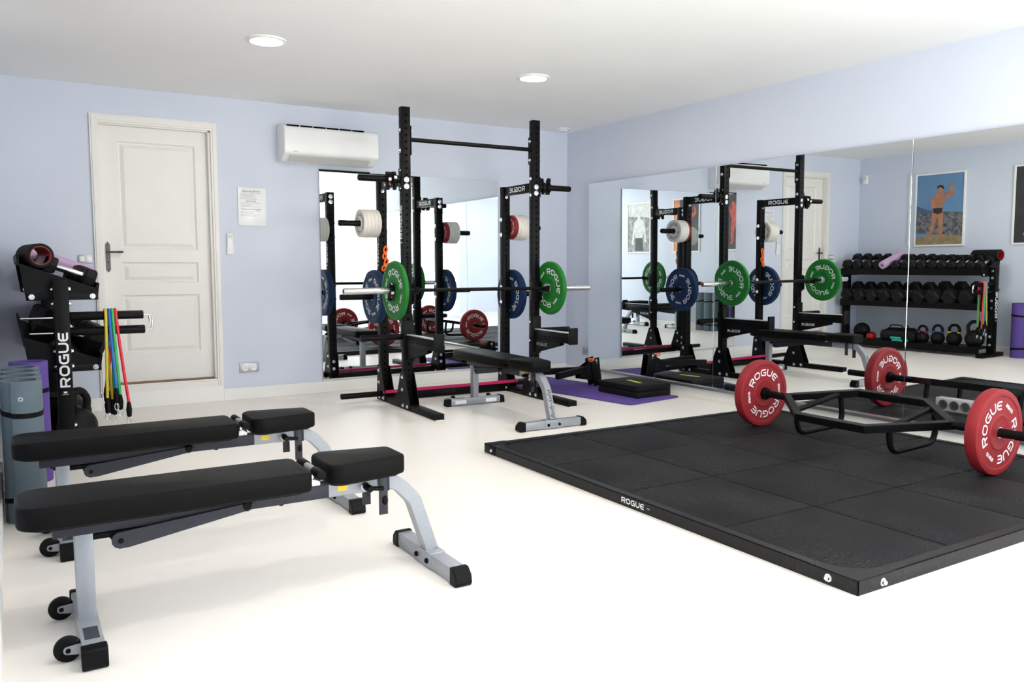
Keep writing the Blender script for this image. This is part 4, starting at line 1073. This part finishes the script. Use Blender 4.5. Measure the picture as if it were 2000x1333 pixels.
for zf in (1.005, .600):
    # end brackets
    for yy in (dy0 + .077 - oy, dy1 - .082 - oy):
        b = MB()
        zt = tray_z(-.185, zf)
        b.prism([(-.192, zt), (-.172, zf - .02), (-.167, zf - .062), (.188, zf - .062), (.188, zf - .026), (.190, zf - .006)], (0, yy, 0), (1, 0, 0), (0, 0, 1), (0, 1, 0), 0, .005)
        b.rbox(-.167, .188, yy - .004, yy + .012, zf - .062, zf - .024, .002)
        o = obj('end_bracket', b, 'black', dk)
        b = Bolts()
        for xx in (-.140, .160): b.hexbolt((xx, yy - .004, zf - .042), (0, -1, 0), .010, .006)
        b.build(o, 'steel')
    b = MB()
    y_a, y_b = dy0 + .078 - oy, dy1 - .078 - oy
    ct = [(-.205, tray_z(-.205, zf) + .045), (-.190, tray_z(-.190, zf) + .045), (-.190, tray_z(-.190, zf)), (.175, tray_z(.175, zf)), (.190, tray_z(.19, zf) + .034), (.198, tray_z(.198, zf) + .032), (.186, tray_z(.19, zf) - .05), (.181, tray_z(.19, zf) - .05), (.178, tray_z(.18, zf) - .008), (-.200, tray_z(-.2, zf) - .006)]
    b.prism(ct, (0, 0, 0), (1, 0, 0), (0, 0, 1), (0, 1, 0), y_a, y_b)
    obj('shelf', b, 'black', dk)
b = MB(); y_a, y_b = dy0 + .078 - oy, dy1 - .078 - oy
b.prism([(-.19, .105), (.19, .100), (.195, .118), (.20, .118), (.197, .035), (.190, .035), (.186, .092), (-.19, .095)], (0, 0, 0), (1, 0, 0), (0, 0, 1), (0, 1, 0), y_a, y_b)
obj('shelf', b, 'black', dk)
# storage posts on the near upright
for k, z in enumerate((.853, .768)):
    b = MB(); yy = dy0 + .038 - oy
    b.rcyl((.037, yy, z), (.415 + .006 * k, yy, z), .0245, .004)
    o = obj('storage_post', b, 'black', dk)
    b = MB(); sg = -1 if k == 0 else 1
    b.sweep([(-.20 + .04 * k, yy, z - .006), (-.045, yy, z - .006)], .0055); obj('steel_pin', b, 'steel', o); b = MB()
    b.sweep(arcpts([(.405, yy - .008, z - .002), (.445 + .012 * k, yy - .008, z - .002), (.450 + .016 * k, yy - .008, z + sg * (.045 if k == 0 else .075))], .012), .0055)
    obj('hook_pin', b, 'steel', o)

# dumbbells
def make_dumbbell(hr, hl, gl_):
    """hex heads, axis along local x, centred; hr = across-corner radius"""
    t = thing('dumbbell', '', 'dumbbell')
    for sx in (-1, 1):
        b = MB(); x0, x1 = sx * gl_ / 2, sx * (gl_ / 2 + hl)
        def ring(x, r): return [(x, r * math.cos(PI / 3 * i), r * math.sin(PI / 3 * i)) for i in range(6)]
        secs = [ring(x0, hr * .80), ring(x0 + sx * hl * .16, hr), ring(x1 - sx * hl * .22, hr), ring(x1, hr * .76)]
        vs = sum(secs, []); fs = [(k * 6 + i, k * 6 + (i + 1) % 6, (k + 1) * 6 + (i + 1) % 6, (k + 1) * 6 + i) for k in range(3) for i in range(6)] + [list(range(6)), list(range(18, 24))]
        b.add(vs, fs); obj('head', b, 'hexr', t, ang=20, bevel=.004)
    b = MB(); b.lathe([(.0125, -gl_ / 2), (.0135, -gl_ / 2 + .01), (.0165, 0), (.0135, gl_ / 2 - .01), (.0125, gl_ / 2)], (0, 0, 0), (1, 0, 0), 16); obj('handle', b, 'chrome', t)
    return t
tilt = math.atan(-slope)
ordn = ['first', 'second', 'third', 'fourth', 'fifth', 'sixth', 'seventh', 'eighth', 'ninth', 'tenth', 'eleventh', 'twelfth', 'thirteenth']
gy = []
def fill(zf, specs, tier, grp, gap=None):
    y = dy1 - .085; cache = {}
    for i, (hr, hl) in enumerate(specs):
        key = (hr, hl)
        if key not in cache: cache[key] = make_dumbbell(hr, hl, .140); o = cache[key]
        else: o = dup(cache[key])
        if gap == i: y -= .108; gy.append(y + .054)
        wy = hr * 2 + .004; y -= wy / 2
        d = hr * .866 + .0015
        x = .055; zz = tray_z(x, zf) + d / math.cos(tilt)
        o.location = (ox + x, y, zz); o.rotation_euler = (0, tilt, 0); y -= wy / 2
        o['label'] = 'black hex dumbbell, %s from the door end on the %s tier' % (ordn[i], tier); o['group'] = grp
    return y
fill(1.005, [(.073, .092)] * 2 + [(.070, .088)] * 2 + [(.065, .082)] * 3 + [(.060, .076)] * 2 + [(.056, .070)] * 2 + [(.053, .066)] * 2, 'top', 'dumbbells on the top tier', 4)
fill(.600, [(.088, .11)] * 3 + [(.092, .115)] * 3 + [(.098, .12)] * 2 + [(.100, .12)] * 1, 'middle', 'dumbbells on the middle tier')
# foam roller and lilac bar pad on top
t = thing('foam_roller', 'black ribbed hollow foam roller with red core on the top tier', 'foam roller', (ox - .088, dy0 + .02, 1.190), math.radians(8.5))
b = MB(); pr = [(.050, 0), (.062, 0), (.066, .006)]
for k in range(16): y0_ = .012 + k * .020; pr += [(.066, y0_), (.066, y0_ + .012), (.061, y0_ + .014), (.061, y0_ + .018)]
pr += [(.066, .335), (.062, .34), (.050, .34)]
b.lathe(pr, (0, 0, 0), (0, 1, 0), 32); obj('ribbed_sleeve', b, 'foamblk', t, ang=30)
b = MB(); b.lathe([(.0478, -.002), (.050, -.002), (.0505, .002), (.0505, .338), (.050, .342), (.0478, .342)], (0, 0, 0), (0, 1, 0), 32, closed=True); obj('core', b, 'redin', t)
t = thing('bar_pad', 'lilac foam bar pad lying among the dumbbells on the top tier', 'bar pad', (ox + .06, gy[0], tray_z(.06, 1.005) + .088 / math.cos(tilt))); t.rotation_euler = (0, tilt, math.radians(5))
b = MB(); b.lathe([(.018, -.205), (.046, -.205), (.050, -.200), (.050, .200), (.046, .205), (.018, .205)], (0, 0, 0), (1, 0, 0), 28, closed=True); obj('foam', b, 'lilac', t)
b = MB()
for xx in (-.12, .1): b.lathe([(.0495, xx), (.0512, xx), (.0512, xx + .025), (.0495, xx + .025)], (0, 0, 0), (1, 0, 0), 28, closed=True)
obj('strap', b, 'lilac', t)
b = MB(); b.cyl((.200, 0, 0), (.2055, 0, 0), .017); obj('core', b, 'purple', t)

# kettlebells and small gear on the bottom tier
def make_kettlebell(r, ringm):
    t = thing('kettlebell', '', 'kettlebell'); z0_ = r * .92
    b = MB(); b.ball((0, 0, z0_), r, 1, 1, .98, 24, 14)
    b.cyl((0, 0, 0), (0, 0, r * .2), r * .62, seg=24); obj('bell', b, 'hexr', t)
    b = MB(); hw = r * .66; hh = r * 1.15
    b.sweep(arcpts([(0, -hw * .95, z0_ + r * .55), (0, -hw * 1.12, z0_ + r + hh * .35), (0, -hw * .55, z0_ + r + hh * .78), (0, hw * .55, z0_ + r + hh * .78), (0, hw * 1.12, z0_ + r + hh * .35), (0, hw * .95, z0_ + r * .55)], r * .5, 6), r * .205); obj('handle', b, 'hexr', t)
    if ringm:
        b = MB()
        for sy in (-1, 1): b.lathe([(r * .20, 0), (r * .25, 0), (r * .25, .014), (r * .20, .014)], (0, sy * hw * 1.02, z0_ + r * .82), (0, sy * .12, 1), 16, closed=True)
        obj('colour_ring', b, ringm, t)
    return t
y = dy0 + .20
for r, rm, lab in ((.108, None, 'large plain black kettlebell below the hanging tube bands'), (.088, 'yellow', 'black kettlebell with yellow rings on the bottom tier'), (.082, 'tblue', 'black kettlebell with blue rings on the bottom tier'), (.076, 'pink', 'black kettlebell with pink rings on the bottom tier')):
    k_ = make_kettlebell(r, rm); k_.location = (ox + .06, y, .1045); k_.rotation_euler = (0, 0, -.85 if rm is None else 0); k_['label'] = lab; k_['group'] = 'kettlebells on the bottom tier'; y += r * 2 + .03
for i, lab in enumerate(('black square push-up handle next to the pink ringed kettlebell', 'black square push-up handle, second from pink ringed kettlebell')):
    t = thing('push_up_handle', lab, 'push-up handle', (ox + .07, y - .01 + i * .15, .103), 0, 'push-up handles')
    b = MB(); b.sweep([(0, -.055, .01), (0, -.05, .16), (0, .05, .16), (0, .055, .01)], .014); obj('grip', b, 'blackm', t)
    b = MB(); b.rbox(-.05, .05, -.062, .062, 0, .012, .003); obj('base', b, 'steel', t)
t = thing('gear_bag', 'black soft gear bag lying on the bottom tier', 'bag', (ox + .02, -.86, .103))
b = MB(); b.slab(roundpoly([(-.14, -.20), (.14, -.20), (.14, .20), (-.14, .20)], .07, 5), 0, .15, .05, .02); obj('body', b, 'foamblk', t, ang=60)
b = MB(); b.sweep(arcpts([(.05, -.1, .15), (.06, -.08, .21), (.06, .08, .21), (.05, .1, .15)], .04), .008); obj('strap', b, 'blackm', t)
t = thing('band_handles', 'teal resistance band handles lying before the black gear bag', 'band', (ox + .165, -.93, .105))
b = MB()
for i in range(2): b.rcyl((.0, -.07 + .02 * i, .020 + i * .032), (.006, .065 + .02 * i, .020 + i * .032), .016, .004)
obj('grip', b, 'teal', t)
t = thing('medicine_ball', 'black medicine ball at the door end of the bottom tier', 'ball', (ox + .03, -.34, .103 + .105)); b = MB(); b.ball((0, 0, 0), .105, seg=28, rings=18); obj('ball', b, 'foamblk', t)
b = MB(); b.lathe([(.1052, -.012), (.106, -.004), (.106, .004), (.1052, .012)], (0, 0, 0), (.3, 0, 1), 40); obj('seam_band', b, 'blackm', t)
t = thing('boxing_mitt', 'small red padded mitt beside the medicine ball', 'mitt', (ox + .09, -.52, .103)); b = MB(); b.slab(roundpoly([(-.06, -.05), (.06, -.05), (.06, .05), (-.06, .05)], .035, 5), 0, .09, .03, .01); obj('mitt', b, 'redin', t, ang=60)

# tube bands over the upper storage post
def tube_band(m, x, dx, zl, zr, dyy, label, handle=True):
    t = thing('tube_band', label, 'band', (0, 0, 0), 0, 'tube bands on the storage post')
    yp = dy0 + .038; r = .0245 + .0088; zt = .853
    pts = [(x + dx[0], yp - r - dyy, zl)] + [(x + dx[0] * .6, yp - r - dyy * .5, zl + (zt - zl) * .35), (x + dx[0] * .2, yp - r - .002, zl + (zt - zl) * .75)]
    pts += [(x, yp - r * math.cos(PI * i / 8), zt + r * math.sin(PI * i / 8)) for i in range(9)]
    pts += [(x + dx[1] * .2, yp + r + .002, zr + (zt - zr) * .75), (x + dx[1] * .6, yp + r + dyy * .3, zr + (zt - zr) * .35), (x + dx[1], yp + r + dyy * .3, zr)]
    b = MB(); b.sweep(pts, .0085); obj('tube', b, m, t, ang=60)
    for p in (pts[0], pts[-1]):
        p = Vector(p); b = MB(); b.lathe([(.006, .0), (.010, -.004), (.016, -.045), (.013, -.085), (.004, -.09), (0, -.09)], p, (0, 0, 1), 12); o = obj('sheath', b, 'blackm', t)
        b = MB(); b.sweep([(p.x + .011 * math.cos(2 * PI * i / 12), p.y, p.z - .108 + .020 * math.sin(2 * PI * i / 12)) for i in range(12)], .0028, closed=True); obj('carabiner', b, 'steel', o)
    return t
tx = -4.568
tube_band('tyellow', tx - .016, (-.012, .022), .385, .365, .012, 'yellow tube band with black ends hanging over the storage post')
tube_band('tblue', tx + .002, (.016, -.018), .44, .42, .018, 'blue tube band with black ends hanging over the storage post')
tube_band('tgreen', tx + .019, (.020, -.004), .40, .36, .010, 'green tube band with black ends hanging over the storage post')
tube_band('tred', tx + .036, (.046, -.060), .355, .44, .014, 'red tube band hanging widest over the storage post')

# ------------------------------------------------------------------ light
w = bpy.data.worlds.new('daylight'); S.world = w; w.use_nodes = True
nt = w.node_tree; bg = nt.nodes['Background']
# pale sky above the horizon, brighter lower half added to light ceiling and upper walls
wt = nt.nodes.new('ShaderNodeTexCoord'); ws = nt.nodes.new('ShaderNodeSeparateXYZ'); wr = nt.nodes.new('ShaderNodeValToRGB')
nt.links.new(wt.outputs['Generated'], ws.inputs[0])
wm = nt.nodes.new('ShaderNodeMapRange'); wm.inputs['From Min'].default_value = -1; wm.inputs['From Max'].default_value = 1
nt.links.new(ws.outputs['Z'], wm.inputs['Value']); nt.links.new(wm.outputs['Result'], wr.inputs['Fac'])
e0, e1 = wr.color_ramp.elements; e0.position = .485; e1.position = .505
e0.color = (1.0, .965, .91, 1); e1.color = (.34, .362, .392, 1)
nt.links.new(wr.outputs['Color'], bg.inputs['Color']); bg.inputs['Strength'].default_value = 13.5
def portal(loc, rot, sx, sy):
    L = bpy.data.lights.new('window_portal', 'AREA'); L.shape = 'RECTANGLE'; L.size = sx; L.size_y = sy; L.cycles.is_portal = True
    o = bpy.data.objects.new('window_portal', L); COL.objects.link(o); o.location = loc; o.rotation_euler = rot
portal(((F1[0] + F1[1]) / 2, YF - T - .01, (F1[2] + F1[3]) / 2), (PI / 2, 0, 0), F1[1] - F1[0], F1[3] - F1[2])
portal((T + .01, (RW[0] + RW[1]) / 2, (RW[2] + RW[3]) / 2), (PI / 2, 0, PI / 2), RW[1] - RW[0], RW[3] - RW[2])

portal((XL - T - .01, (LW_ADDED[0] + LW_ADDED[1]) / 2, (LW_ADDED[2] + LW_ADDED[3]) / 2), (PI / 2, 0, -PI / 2), LW_ADDED[1] - LW_ADDED[0], LW_ADDED[3] - LW_ADDED[2])  # portal of the added left window

# ------------------------------------------------------------------ camera
cam = bpy.data.cameras.new('camera'); co = bpy.data.objects.new('camera', cam); COL.objects.link(co); S.camera = co
cam.sensor_width = 36; cam.lens = 1604.37 / 2000 * 36; cam.clip_start = .01; cam.clip_end = 100
co.location = (-5.0561, -7.1259, 1.1325)
co.rotation_euler = Euler((PI / 2 - .0910, 0, -.5511), 'XYZ')

S.view_settings.view_transform = 'Standard'; S.view_settings.look = 'None'; S.view_settings.gamma = 1; S.view_settings.exposure = 0.47
S.view_settings.use_curve_mapping = False
cy = S.cycles
cy.max_bounces = 14; cy.diffuse_bounces = 6; cy.glossy_bounces = 8; cy.transparent_max_bounces = 12
cy.use_denoising = True; cy.caustics_reflective = True; cy.sample_clamp_indirect = 8
